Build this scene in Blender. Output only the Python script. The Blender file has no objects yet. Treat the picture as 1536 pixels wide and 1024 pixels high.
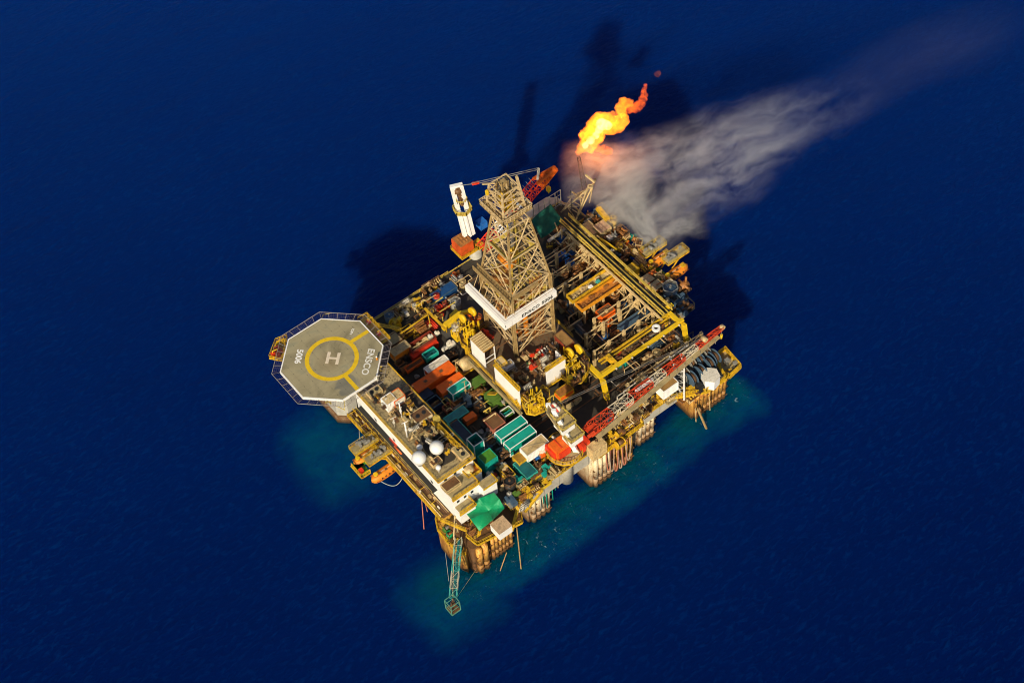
import bpy, bmesh, math, random
from mathutils import Vector, Matrix
random.seed(7)
SC = bpy.context.scene
COL = SC.collection
V = Vector

# ------------------------------------------------------------------ camera (fitted to the photograph)
F_PX = 2514.5
YAW, PIT, ROL = 0.98833, 0.92887, -0.10102
CAM = V((-106.023, -247.842, 390.396))
_d = V((math.cos(YAW)*math.cos(PIT), math.sin(YAW)*math.cos(PIT), -math.sin(PIT)))
_r = V((math.sin(YAW), -math.cos(YAW), 0.0)); _u = _r.cross(_d)
_r2 = _r*math.cos(ROL) + _u*math.sin(ROL); _u2 = _r2.cross(_d)
def P(px, py, z):
    """world point at height z seen at pixel px,py of the 1536x1024 photograph"""
    v = _d + _r2*((px-768)/F_PX) - _u2*((py-512)/F_PX)
    t = (z-CAM.z)/v.z
    return CAM + v*t
cd = bpy.data.cameras.new('camera'); cam = bpy.data.objects.new('camera', cd); COL.objects.link(cam)
M = Matrix((( _r2.x, _u2.x, -_d.x, CAM.x), (_r2.y, _u2.y, -_d.y, CAM.y), (_r2.z, _u2.z, -_d.z, CAM.z), (0, 0, 0, 1)))
cam.matrix_world = M
cd.sensor_width = 36; cd.lens = F_PX/1536*36; cd.clip_start = 1; cd.clip_end = 30000
SC.camera = cam

# ------------------------------------------------------------------ materials
MATS = {}
def nn(nt, t, **kw):
    n = nt.nodes.new(t)
    for k, v in kw.items(): setattr(n, k, v)
    return n
def new_mat(name):
    m = bpy.data.materials.new(name); m.use_nodes = True
    nt = m.node_tree; nt.nodes.clear()
    return m, nt
def mixc(nt, fac, a, b, mode='MIX'):
    n = nn(nt, 'ShaderNodeMix', data_type='RGBA', blend_type=mode)
    for s, v in ((0, fac), (6, a), (7, b)):
        if hasattr(v, 'is_linked') or isinstance(v, bpy.types.NodeSocket): nt.links.new(v, n.inputs[s])
        elif s == 0: n.inputs[0].default_value = v
        else: n.inputs[s].default_value = (*v, 1)
    return n.outputs[2]
def math_(nt, op, a, b=None, c=None, clamp=False):
    n = nn(nt, 'ShaderNodeMath', operation=op); n.use_clamp = clamp
    for i, v in enumerate((a, b, c)):
        if v is None: continue
        if isinstance(v, bpy.types.NodeSocket): nt.links.new(v, n.inputs[i])
        else: n.inputs[i].default_value = v
    return n.outputs[0]
def noise(nt, co, scale, detail=4, rough=.6, dist=0.0):
    n = nn(nt, 'ShaderNodeTexNoise'); n.inputs['Scale'].default_value = scale
    n.inputs['Detail'].default_value = detail; n.inputs['Roughness'].default_value = rough
    n.inputs['Distortion'].default_value = dist
    if co is not None: nt.links.new(co, n.inputs['Vector'])
    return n
def ramp(nt, fac, stops, interp='LINEAR'):
    n = nn(nt, 'ShaderNodeValToRGB'); cr = n.color_ramp; cr.interpolation = interp
    while len(cr.elements) < len(stops): cr.elements.new(.5)
    for e, (p, c) in zip(cr.elements, stops):
        e.position = p; e.color = (*c, 1) if len(c) == 3 else c
    nt.links.new(fac, n.inputs[0]); return n.outputs[0]
def paint(name, rgb, rust=.35, rough=.55, var=.35, scale=.55, metal=0.0, rustcol=(.20, .065, .016), waterline=False, streak=True):
    """weathered marine paint: tonal patches, streaks, rust blooms, grime"""
    if name in MATS: return MATS[name]
    m, nt = new_mat(name); L = nt.links
    out = nn(nt, 'ShaderNodeOutputMaterial'); b = nn(nt, 'ShaderNodeBsdfPrincipled'); L.new(b.outputs[0], out.inputs[0])
    g = nn(nt, 'ShaderNodeNewGeometry')
    mp = nn(nt, 'ShaderNodeMapping'); L.new(g.outputs['Position'], mp.inputs[0]); mp.inputs['Scale'].default_value = (1, 1, .28 if streak else 1)
    n1 = noise(nt, g.outputs['Position'], scale, 5, .65); n2 = noise(nt, mp.outputs[0], scale*2.7, 6, .7, .4)
    dark = tuple(c*(1-var) for c in rgb); light = tuple(min(1, c*(1+var*.45)) for c in rgb)
    base = ramp(nt, n1.outputs['Fac'], [(.32, dark), (.5, rgb), (.68, light)])
    thr = .70 - .30*rust
    rm = ramp(nt, n2.outputs['Fac'], [(thr, (0, 0, 0)), (min(.99, thr+.09), (1, 1, 1))])
    if waterline:
        sx = nn(nt, 'ShaderNodeSeparateXYZ'); L.new(g.outputs['Position'], sx.inputs[0])
        h = math_(nt, 'MULTIPLY_ADD', sx.outputs[2], -.12, 1.22, clamp=True)
        hh = math_(nt, 'MULTIPLY', h, math_(nt, 'ADD', n2.outputs['Fac'], .45), clamp=True)
        h2 = math_(nt, 'MULTIPLY_ADD', sx.outputs[2], -.45, 1.15, clamp=True)
    fac = math_(nt, 'MULTIPLY', rm, .85 if rust > 0 else 0.0)
    c = mixc(nt, fac, base, rustcol)
    if waterline:
        c = mixc(nt, math_(nt, 'MULTIPLY', hh, .9), c, (.20, .075, .02))
        c = mixc(nt, math_(nt, 'MULTIPLY', h2, .9), c, (.022, .018, .010))
    n3 = noise(nt, g.outputs['Position'], scale*9, 3, .7)
    gr = ramp(nt, n3.outputs['Fac'], [(.32, (.38, .32, .25)), (.52, (1, 1, 1))])
    c = mixc(nt, .25+.5*min(1,rust*1.6), c, gr, 'MULTIPLY')
    L.new(c, b.inputs['Base Color'])
    b.inputs['Roughness'].default_value = rough; b.inputs['Metallic'].default_value = metal
    bp = nn(nt, 'ShaderNodeBump'); bp.inputs['Strength'].default_value = .25; bp.inputs['Distance'].default_value = .08
    L.new(n3.outputs['Fac'], bp.inputs['Height']); L.new(bp.outputs[0], b.inputs['Normal'])
    MATS[name] = m; return m
YEL = paint('yellow_paint', (.70, .42, .014), .5, var=.45)
YEL2 = paint('pale_yellow_paint', (.66, .48, .08), .5, var=.4)
YCLEAN = paint('bright_yellow_paint', (.8, .52, .01), .1, var=.15)
WHT = paint('white_paint', (.92, .90, .86), .03, var=.06)
WHTR = paint('stained_white_paint', (.78, .72, .60), .35, var=.2)
CRM = paint('cream_paint', (.68, .50, .24), .42)
TAN = paint('tan_deck_paint', (.42, .33, .16), .3)
ORG = paint('orange_paint', (.82, .14, .008), .12, var=.2)
ORGY = paint('lifeboat_orange', (.80, .25, .012), .16, var=.3)
RED = paint('red_paint', (.74, .045, .010), .14, var=.25)
REDD = paint('dark_red_paint', (.26, .04, .02), .35)
PINK = paint('faded_red_paint', (.48, .15, .09), .45)
TEAL = paint('teal_paint', (.004, .36, .28), .06, var=.25)
TEALD = paint('dark_teal_paint', (.006, .13, .14), .15)
TEALL = paint('light_teal_paint', (.06, .42, .36), .12)
BLUE = paint('blue_paint', (.01, .07, .22), .15)
BLUEB = paint('bright_blue_paint', (.02, .16, .55), .1)
NAVY = paint('navy_paint', (.015, .03, .07), .2)
STEELB = paint('slate_blue_paint', (.06, .11, .17), .15)
GRN = paint('olive_green_paint', (.10, .20, .03), .2)
GRNB = paint('green_roof_paint', (.07, .26, .02), .1)
GRNV = paint('emerald_paint', (.0, .32, .12), .0, var=.1)
DECK = paint('dark_deck_coating', (.046, .039, .030), .34, rough=.75, rustcol=(.09, .045, .02), streak=False)
DECKG = paint('grey_deck_coating', (.085, .08, .07), .3, rough=.7, streak=False)
BLK = paint('black_steel', (.02, .02, .02), .3)
GREY = paint('grey_steel', (.26, .25, .22), .3)
LGREY = paint('light_grey_paint', (.46, .44, .38), .12, var=.18)
LGREYW = paint('light_grey_hull_paint', (.50, .46, .38), .12, var=.18, scale=.25)
BRN = paint('rusty_brown_steel', (.17, .085, .035), .5)
RUSTO = paint('rusty_orange_steel', (.42, .17, .04), .5)
DRK = paint('galvanised_steel', (.40, .275, .11), .5, var=.4, scale=.9)
DRKL = paint('bright_galvanised_steel', (.62, .46, .24), .42, var=.35, scale=.9)
FLUTE = paint('hull_fender_paint', (.84, .46, .09), .66, rustcol=(.42,.13,.018), waterline=True, scale=.6)
FLUTEP = paint('pale_fender_paint', (.82, .68, .44), .52, rustcol=(.42,.17,.03), waterline=True, scale=.35)
ROOFM = paint('worn_roof_coating', (.42, .33, .17), .62, var=.5, scale=.8, rustcol=(.10,.07,.04), streak=False)
RUBR = paint('rusty_yellow_hull', (.80, .44, .07), .7, rustcol=(.46,.15,.02), waterline=True, scale=.3)
HELI = None
CAB = paint('cable_steel', (.3, .28, .25), 0)
HOSE = paint('hose_rubber', (.42, .30, .22), .2)
HOSER = paint('faded_red_hose', (.45, .16, .10), .2)
DOME = paint('radome_gelcoat', (.80, .79, .76), 0.0, var=.06, rough=.35)

# ------------------------------------------------------------------ mesh builder
class MB:
    def __init__(s): s.v = []; s.f = []; s.smooth = []
    def add(s, vs, fs, sm=False):
        o = len(s.v); s.v += [tuple(v) for v in vs]; s.f += [tuple(i+o for i in f) for f in fs]; s.smooth += [sm]*len(fs); return s
    def box(s, x0, x1, y0, y1, z0, z1):
        return s.add([(x0,y0,z0),(x1,y0,z0),(x1,y1,z0),(x0,y1,z0),(x0,y0,z1),(x1,y0,z1),(x1,y1,z1),(x0,y1,z1)],
            [(0,3,2,1),(4,5,6,7),(0,1,5,4),(1,2,6,5),(2,3,7,6),(3,0,4,7)])
    def cbox(s, c, sx, sy, h):      # c = centre of the underside
        return s.box(c[0]-sx/2, c[0]+sx/2, c[1]-sy/2, c[1]+sy/2, c[2], c[2]+h)
    def beam(s, p, q, w, h=None, up=V((0,0,1))):
        h = h or w; p = V(p); q = V(q); d = (q-p)
        if d.length < 1e-6: return s
        d.normalize()
        if abs(d.dot(up)) > .98: up = V((1, 0, 0))
        r = d.cross(up).normalized(); u = r.cross(d)
        a = [p+r*i*w/2+u*j*h/2 for i, j in ((-1,-1),(1,-1),(1,1),(-1,1))]; b = [q+r*i*w/2+u*j*h/2 for i, j in ((-1,-1),(1,-1),(1,1),(-1,1))]
        return s.add(a+b, [(0,1,2,3),(7,6,5,4),(0,4,5,1),(1,5,6,2),(2,6,7,3),(3,7,4,0)])
    def tube(s, p, q, r, n=8, r2=None, cap=True):
        r2 = r if r2 is None else r2; p = V(p); q = V(q); d = (q-p).normalized()
        up = V((0,0,1)) if abs(d.z) < .98 else V((1,0,0))
        a = d.cross(up).normalized(); b = a.cross(d)
        vs = []
        for c, rr in ((p, r), (q, r2)):
            for i in range(n):
                t = 2*math.pi*i/n; vs.append(c+a*math.cos(t)*rr+b*math.sin(t)*rr)
        o = len(s.v); s.add(vs, [((i+1) % n, i, n+i, n+(i+1) % n) for i in range(n)], n > 6)
        if cap: 
            s.f += [tuple(o+i for i in range(n)), tuple(o+n+n-1-i for i in range(n))]; s.smooth += [False, False]
        return s
    def path(s, pts, r, n=6):
        for a, b in zip(pts, pts[1:]): s.tube(a, b, r, n, cap=False)
        return s
    def prism(s, poly, z0, z1):
        n = len(poly)
        return s.add([(x,y,z0) for x,y in poly]+[(x,y,z1) for x,y in poly],
            [tuple(range(n-1,-1,-1)), tuple(range(n,2*n))]+[(i,(i+1)%n,n+(i+1)%n,n+i) for i in range(n)])
    def ring(s, outer, inner, z0, z1):
        n = len(outer)
        vs = [(x,y,z) for z in (z0,z1) for x,y in outer]+[(x,y,z) for z in (z0,z1) for x,y in inner]
        f = []
        for i in range(n):
            j = (i+1)%n
            f += [(i,j,n+j,n+i),(2*n+j,2*n+i,3*n+i,3*n+j),(n+i,n+j,3*n+j,3*n+i),(j,i,2*n+i,2*n+j)]
        return s.add(vs, f)
    def sphere(s, c, r, nu=24, nv=12, z0=-1.0, sz=1.0):
        vs = []; t0 = math.asin(z0)
        for j in range(nv+1):
            t = t0+(math.pi/2-t0)*j/nv
            for i in range(nu):
                a = 2*math.pi*i/nu; vs.append((c[0]+r*math.cos(t)*math.cos(a), c[1]+r*math.cos(t)*math.sin(a), c[2]+r*sz*math.sin(t)))
        return s.add(vs, [(j*nu+i, j*nu+(i+1)%nu, (j+1)*nu+(i+1)%nu, (j+1)*nu+i) for j in range(nv) for i in range(nu)], True)
    def rail(s, pts, h=1.1, step=2.0, r=.045, mid=True, closed=False):
        pts = [V(p) for p in pts]
        if closed: pts = pts+[pts[0]]
        for a, b in zip(pts, pts[1:]):
            d = b-a; k = max(1, int(round(d.length/step)))
            for i in range(k+1): q = a+d*i/k; s.beam(q, q+V((0,0,h)), r*2)
            s.beam(a+V((0,0,h)), b+V((0,0,h)), r*2.2)
            if mid: s.beam(a+V((0,0,h*.5)), b+V((0,0,h*.5)), r*1.5)
        return s
    def build(s, name, mat, parent=None, smooth=None):
        me = bpy.data.meshes.new(name); off = V(parent['_o']) if parent is not None and '_o' in parent else V((0,0,0))
        me.from_pydata([(V(v)-off) for v in s.v], [], s.f)
        me.update()
        if smooth is not False: me.polygons.foreach_set('use_smooth', s.smooth)
        me.materials.append(mat)
        o = bpy.data.objects.new(name, me); COL.objects.link(o)
        if parent is not None:
            o.parent = parent; o['_o'] = tuple(off)
        return o
def tag(o, label, cat, group=None, kind=None):
    o['label'] = label; o['category'] = cat
    if group: o['group'] = group
    if kind: o['kind'] = kind
    return o
def thing(name, label, cat, loc, group=None):
    o = bpy.data.objects.new(name, None); COL.objects.link(o); o.empty_display_size = .5
    o.location = V(loc); o['_o'] = tuple(V(loc)); return tag(o, label, cat, group)
def copy_thing(root, loc, label=None, group=None, rz=0.0):
    r = root.copy(); COL.objects.link(r); r.location = V(loc); r.rotation_euler = (0, 0, rz)
    if label: r['label'] = label
    if group: r['group'] = group
    for ch in list(root.children):
        c = ch.copy(); COL.objects.link(c); c.parent = r
        for g in list(ch.children):
            d = g.copy(); COL.objects.link(d); d.parent = c
    return r
def struct(name, mb, mat):
    o = mb.build(name, mat); o['kind'] = 'structure'; return o
def text_mesh(body, size, mat, origin, xdir, updir, parent, name='lettering', bold=.0, spacing=1.0, label=None):
    cu = bpy.data.curves.new('txt', 'FONT'); cu.body = body; cu.size = size; cu.align_x = 'CENTER'; cu.align_y = 'CENTER'
    cu.offset = bold; cu.space_character = spacing; cu.extrude = .01
    t = bpy.data.objects.new('txt', cu); COL.objects.link(t)
    dg = bpy.context.evaluated_depsgraph_get(); me = bpy.data.meshes.new_from_object(t.evaluated_get(dg))
    bpy.data.objects.remove(t); bpy.data.curves.remove(cu)
    x = V(xdir).normalized(); z = x.cross(V(updir)).normalized(); y = z.cross(x)
    R = Matrix((x, y, z)).transposed().to_4x4(); me.transform(Matrix.Translation(V(origin)) @ R)
    off = V(parent['_o']); me.transform(Matrix.Translation(-off))
    me.materials.clear(); me.materials.append(mat)
    o = bpy.data.objects.new(name, me); COL.objects.link(o); o.parent = parent; o['_o'] = tuple(off)
    return o

# ------------------------------------------------------------------ world, sun
SUN_AZ = (-.76, -.65); SUN_EL = math.radians(29.5)
w = bpy.data.worlds.new('World'); SC.world = w; w.use_nodes = True; nt = w.node_tree
bg = nt.nodes['Background']; sky = nt.nodes.new('ShaderNodeTexSky'); sky.sky_type = 'NISHITA'; sky.sun_disc = False
sky.sun_elevation = SUN_EL; sky.sun_rotation = math.atan2(SUN_AZ[0], SUN_AZ[1]); sky.altitude = 300
nt.links.new(sky.outputs[0], bg.inputs[0]); bg.inputs[1].default_value = .078
sd = bpy.data.lights.new('sun', 'SUN'); sd.energy = 5.0; sd.angle = math.radians(1.2); sd.color = (1, .875, .645)
so = bpy.data.objects.new('sun', sd); COL.objects.link(so)
sv = V((SUN_AZ[0], SUN_AZ[1], 0)).normalized()*math.cos(SUN_EL) + V((0,0,math.sin(SUN_EL)))
so.rotation_euler = sv.to_track_quat('Z', 'Y').to_euler(); so.location = (0, 0, 200)
SC.view_settings.view_transform = 'Standard'; SC.view_settings.look = 'None'; SC.view_settings.exposure = 0
SC.cycles.volume_step_rate = 1.0; SC.cycles.volume_max_steps = 96
SC.cycles.max_bounces = 6; SC.cycles.volume_bounces = 1; SC.cycles.diffuse_bounces = 3; SC.cycles.use_denoising = True; SC.cycles.filter_width = 1.05; SC.cycles.use_adaptive_sampling = True; SC.cycles.adaptive_threshold = .025

# ------------------------------------------------------------------ sea
def make_sea():
    m, nt = new_mat('sea_water'); L = nt.links
    out = nn(nt, 'ShaderNodeOutputMaterial'); b = nn(nt, 'ShaderNodeBsdfPrincipled'); L.new(b.outputs[0], out.inputs[0])
    g = nn(nt, 'ShaderNodeNewGeometry'); pos = g.outputs['Position']
    s = nn(nt, 'ShaderNodeSeparateXYZ'); L.new(pos, s.inputs[0]); X, Y = s.outputs[0], s.outputs[1]
    nw = noise(nt, pos, .05, 3, .6)
    nwc = math_(nt, 'MULTIPLY_ADD', nw.outputs['Fac'], 9, -4.5)
    def boxmask(cx, cy, hx, hy, soft):
        ax = math_(nt, 'SUBTRACT', math_(nt, 'ABSOLUTE', math_(nt, 'SUBTRACT', X, cx)), hx)
        ay = math_(nt, 'SUBTRACT', math_(nt, 'ABSOLUTE', math_(nt, 'SUBTRACT', Y, cy)), hy)
        ax = math_(nt, 'MAXIMUM', ax, 0.0); ay = math_(nt, 'MAXIMUM', ay, 0.0)
        dd = math_(nt, 'SQRT', math_(nt, 'ADD', math_(nt, 'MULTIPLY', ax, ax), math_(nt, 'MULTIPLY', ay, ay)))
        dd = math_(nt, 'ADD', dd, nwc)
        return math_(nt, 'SUBTRACT', 1.0, math_(nt, 'DIVIDE', dd, soft), clamp=True)
    # turquoise glow of submerged pontoons, painted into the water colour
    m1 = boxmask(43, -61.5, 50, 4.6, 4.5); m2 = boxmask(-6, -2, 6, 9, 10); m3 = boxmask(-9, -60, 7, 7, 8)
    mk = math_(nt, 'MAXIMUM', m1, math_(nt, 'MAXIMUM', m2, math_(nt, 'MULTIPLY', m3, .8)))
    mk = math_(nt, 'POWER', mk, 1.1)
    big = noise(nt, pos, .0035, 4, .55)
    deep = ramp(nt, big.outputs['Fac'], [(.35, (.0001, .0125, .102)), (.65, (.0002, .0245, .162))])
    # light falloff put into the water colour: darker near, brighter far off
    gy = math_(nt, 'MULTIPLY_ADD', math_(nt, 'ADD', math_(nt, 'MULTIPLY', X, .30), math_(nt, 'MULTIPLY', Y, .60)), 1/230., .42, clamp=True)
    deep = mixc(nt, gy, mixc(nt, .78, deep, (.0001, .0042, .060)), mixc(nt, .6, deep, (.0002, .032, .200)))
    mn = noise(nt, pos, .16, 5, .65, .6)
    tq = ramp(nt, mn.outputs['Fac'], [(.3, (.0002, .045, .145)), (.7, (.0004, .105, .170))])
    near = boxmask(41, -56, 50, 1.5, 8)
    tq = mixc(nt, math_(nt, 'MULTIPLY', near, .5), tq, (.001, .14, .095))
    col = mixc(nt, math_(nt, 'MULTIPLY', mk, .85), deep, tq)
    # wind lanes and ripple crests
    mp = nn(nt, 'ShaderNodeMapping'); L.new(pos, mp.inputs[0]); mp.inputs['Rotation'].default_value = (0, 0, math.radians(-12)); mp.inputs['Scale'].default_value = (.42, 1, 1)
    rp = noise(nt, mp.outputs[0], .8, 8, .62, .6)
    pw = noise(nt, pos, .012, 3, .6)
    rr = ramp(nt, rp.outputs['Fac'], [(.5, (0, 0, 0)), (.8, (1, 1, 1))])
    col = mixc(nt, math_(nt, 'MULTIPLY', math_(nt, 'MULTIPLY', rr, .95), pw.outputs['Fac']), col, (.0008, .056, .23))
    col = mixc(nt, 1.0, col, (.5, .74, .90), 'MULTIPLY')
    # rare small whitecaps
    wc = noise(nt, mp.outputs[0], .11, 9, .72, .6)
    wm = ramp(nt, wc.outputs['Fac'], [(.765, (0, 0, 0)), (.785, (1, 1, 1))])
    # foam near the wet legs
    fm = noise(nt, pos, .55, 8, .75, 1.0)
    fmask = math_(nt, 'MULTIPLY', ramp(nt, fm.outputs['Fac'], [(.60, (0, 0, 0)), (.68, (1, 1, 1))]), math_(nt, 'MAXIMUM', boxmask(30, -61, 32, 3, 5), math_(nt, 'MAXIMUM', boxmask(4, -60, 9, 2.5, 3), boxmask(84, -60, 9, 1, 3))))
    col = mixc(nt, math_(nt, 'MAXIMUM', math_(nt, 'MULTIPLY', wm, .5), math_(nt, 'MULTIPLY', fmask, .55)), col, (.35, .48, .55))
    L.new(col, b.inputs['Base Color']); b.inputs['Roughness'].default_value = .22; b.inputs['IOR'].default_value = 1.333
    b.inputs['Specular IOR Level'].default_value = .05
    b.inputs['Subsurface Weight'].default_value = .62; b.inputs['Subsurface Radius'].default_value = (1, 1, 1); b.inputs['Subsurface Scale'].default_value = 55.0
    r2 = noise(nt, mp.outputs[0], .09, 6, .6, .2)
    hsum = math_(nt, 'ADD', math_(nt, 'MULTIPLY', rp.outputs['Fac'], .8), math_(nt, 'MULTIPLY', r2.outputs['Fac'], 2.2))
    bp = nn(nt, 'ShaderNodeBump'); bp.inputs['Strength'].default_value = .6; bp.inputs['Distance'].default_value = 1.2
    L.new(hsum, bp.inputs['Height']); L.new(bp.outputs[0], b.inputs['Normal'])
    mb = MB(); n = 24; R = 9000
    for i in range(n):
        for j in range(n):
            x0 = -R+2*R*i/n; y0 = -R+2*R*j/n; k = 2*R/n
            mb.add([(x0,y0,0),(x0+k,y0,0),(x0+k,y0+k,0),(x0,y0+k,0)], [(0,1,2,3)])
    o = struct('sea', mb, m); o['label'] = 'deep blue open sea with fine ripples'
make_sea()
# ================================================================== PLATFORM HULL
D = 23.0
hull = thing('platform_hull', 'floating drilling platform hull with dark main deck standing on ribbed rusty columns in the sea', 'oil platform', (44, -22, 0))
mb = MB(); mb.prism([(4.5,-57),(83,-57),(83,11),(6,11),(4.5,9)], 12, 22.3); mb.build('deck_box', LGREYW, hull)
mb = MB(); mb.prism([(-.2,-50.5),(4,-57.5),(80,-57.5),(82,-51),(83,-44),(88.5,-40),(88.5,8),(86,12.2),(14,12.2),(10,9),(-.2,-9)], 22.3, 23); mb.build('main_deck', DECK, hull)
def fluted(x0, x1, yf, z1, mat, mat2, depth=11, step=1.3):
    """column: stepped body with a row of half round fender tubes on its south face"""
    c = MB(); c.prism([(x0+.5,yf+.6),(x1-.6,yf+.6),(x1,yf+1.4),(x1,yf+depth),(x0,yf+depth),(x0,yf+1.1)], -3, z1)
    o = c.build('column', mat, hull)
    f = MB(); n = max(2, int((x1-x0-1.6)/step)); k = (x1-x0-1.6)/n
    for i in range(n):
        x = x0+.8+k*(i+.5); top = z1-.4-random.random()*2.2; y = yf+.45
        f.tube((x, y-.3, 4.4), (x, y-.3, top), k*.46, 10); f.sphere((x, y-.3, top), k*.46, 10, 3, 0.0, .7)
        f.tube((x, y-.1, -2), (x, y-.1, 3.9), k*.47, 10)
    f.build('fender_tubes', mat2, hull)
    g = MB()
    for z_ in (5.4, 8.2): g.box(x0+.5, x1-.5, yf-.38, yf+.2, z_, z_+.22)
    g.tube((x0+1, yf-.75, 2.6), (x1-1, yf-.75, 2.6), .14, 6); g.build('rub_rail', BRN, hull)
    return o
fluted(.2, 5.6, -58.6, 12.5, BRN, FLUTE, step=1.5)
fluted(5.4, 14, -57.8, 12, BRN, FLUTE, step=1.1)
fluted(20.5, 28.5, -55.6, 12, FLUTEP, FLUTEP, 9)
fluted(40.3, 48, -57.8, 14.5, FLUTEP, FLUTEP, 8)
fluted(47.9, 56, -57.3, 12.5, BRN, FLUTE, 7, step=1.35)
fluted(58, 65.5, -55.2, 12, FLUTEP, FLUTEP, 9)
fluted(76, 89, -58.6, 14.5, FLUTE, FLUTE, 9)
# broad rusty sponson at the south corner, curved outboard wall with open top
mb = MB(); arc = [(-1.8,-55),(-2.4,-50.5),(-2.2,-46),(-.6,-42.8),(3,-41.5)]
mb.prism([(1.2,-54.5),(-1.0,-56.6)]+arc+[(5,-41.5)], -3, 9.4); mb.build('sponson', RUBR, hull)
mb = MB(); mb.rail([(x,y,9.4) for x,y in [(-.9,-56.5)]+arc], 1.2, 1.3, .05)
for a, b in zip([(-1.0,-56.6)]+arc, arc): mb.beam((a[0],a[1],9.45), (b[0],b[1],9.45), .5, .35)
mb.build('sponson_rail', YEL, hull)
# west column, smooth grey with a beige wear band at the waterline
def chamf(x0,x1,y0,y1,c): return [(x0+c,y0),(x1-c,y0),(x1,y0+c),(x1,y1-c),(x1-c,y1),(x0+c,y1),(x0,y1-c),(x0,y0+c)]
mb = MB(); mb.prism(chamf(.1,12,3.6,17,2.4), 2.6, 22); mb.build('column', LGREY, hull)
mb = MB(); mb.prism(chamf(-.6,12.6,2.9,17.6,2.6), -3, 2.3); mb.build('wear_band', FLUTEP, hull)
for x0,x1,y0,y1 in ((74,88,4,17),): mb = MB(); mb.prism(chamf(x0,x1,y0,y1,2.4), -3, 22); mb.build('column', LGREY, hull)
# girder wall details: vertical welds, access doors, patches of yellow
mb = MB()
for i in range(14): mb.box(15+i*5, 15.12+i*5, -57.08, -57, 12, 21.5)
mb.box(15, 84, -57.14, -57, 21.2, 21.5); mb.build('wall_stiffeners', GREY, hull)
mb = MB(); mb.box(24.6, 27.4, -57.25, -57.1, 15.5, 18.4); mb.box(20.2, 21, -57.25, -57.1, 13, 19); mb.build('painted_patch', YCLEAN, hull)
# deck coaming / walkway strip on the south edge
mb = MB()
mb.box(15, 41, -59.2, -57.5, 21.2, 21.5); mb.box(57, 76, -59.4, -57.5, 20.6, 20.9); mb.prism([(39.5,-57.5),(41,-60.6),(56.5,-60.2),(57.5,-57.5)], 18.6, 18.95); mb.build('walkway_floor', BRN, hull)
mb = MB(); mb.beam((15,-59.3,21.3),(41,-59.3,21.3),.25,.4); mb.beam((57,-59.5,20.8),(76,-59.5,20.8),.25,.4); mb.beam((41,-60.7,18.8),(56.5,-60.3,18.8),.3,.5); mb.beam((39.5,-57.6,18.8),(41,-60.7,18.8),.3,.5)
mb.rail([(15,-59.2,21.5),(30.5,-59.2,21.5)], 1.1, 2, .07); mb.rail([(38.5,-59.2,21.5),(41,-59.2,21.5)], 1.1, 2, .07)
mb.rail([(57,-59.4,20.9),(75.5,-59.4,20.9)], 1.1, 2, .07); mb.rail([(39.5,-57.6,18.9),(41,-60.6,18.9),(56.5,-60.2,18.9),(57.5,-57.6,18.9)], 1.2, 1.6, .08)
mb.build('side_walkway', YEL, hull)
# west walkway with yellow rails, in front of the house
mb = MB(); mb.box(-3.4, -.3, -51, -9, 22.4, 22.6); mb.box(-3.4,-.3,-9,-8.5,22.3,22.7); mb.build('west_walkway', BRN, hull)
for x_, mt_, r_ in ((-2.9,CRM,.14),(-2.4,YEL2,.12),(-1.0,BRN,.2),(-.6,CRM,.12)): mb = MB(); mb.tube((x_,-9,23.0),(x_,-50.5,23.0),r_,8); mb.build('walkway_pipe', mt_, hull)
rw = random.Random(3)
for k in range(30):
    mb = MB(); mb.cbox((rw.uniform(-3.0,-.8),-9.5-k*1.37,22.6),rw.uniform(.3,.9),rw.uniform(.4,1.3),rw.uniform(.3,1.2)); mb.build('locker', (DRK,CRM,YEL2,WHTR,BRN)[k%5], hull)
mb = MB(); mb.rail([(-3.4,-9,22.6),(-3.4,-51,22.6),(-.4,-57.5,22.6)], 1.2, 2.2, .05); mb.beam((-3.45,-9,22.4),(-3.45,-51,22.4),.28,.5); mb.beam((-3.45,-51,22.4),(-.3,-57.8,22.4),.35,.5)
mb.beam((-1.6,-9,24.2),(-1.6,-34,24.2),.18,.2)
for i in range(8): mb.beam((-3.4,-10-i*5.2,24.2),(-1.2,-10-i*5.2,24.2),.12)
mb.build('walkway_rail', YEL, hull)
# south corner platform
mb = MB(); mb.prism([(-.4,-57.4),(.2,-61.3),(13,-63.5),(15.5,-59),(15.5,-57.2)], 19.6, 20.0); mb.build('platform_floor', BRN, hull)
mb = MB()
mb.beam((.2,-61.3,19.7),(13,-63.5,19.7),.5,.6); mb.beam((-.4,-57.4,19.7),(.2,-61.3,19.7),.5,.6); mb.beam((13,-63.5,19.7),(15.5,-59,19.7),.5,.6)
mb.rail([(-.4,-57.4,20),(.2,-61.3,20),(13,-63.5,20),(15.5,-59,20)], 1.2, 1.8, .05)
for x in (2, 6.5, 11): mb.beam((x,-61.6-x*.12,19.6),(x+.5,-58.4,13),.35)
mb.build('corner_platform', YEL, hull)
mb = MB(); mb.beam((15.8,-57.6,23.6),(22,-60.6,22.4),.8,1.0); mb.beam((16,-59.2,22.8),(9.6,-63.4,19),.8,1.0); mb.beam((22,-60.6,22.2),(15.6,-61.2,19),.5,.7)
mb.beam((15.8,-57.6,23.6),(28,-57.7,23.6),.7,.8); mb.build('corner_girders', YEL, hull)
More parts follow.
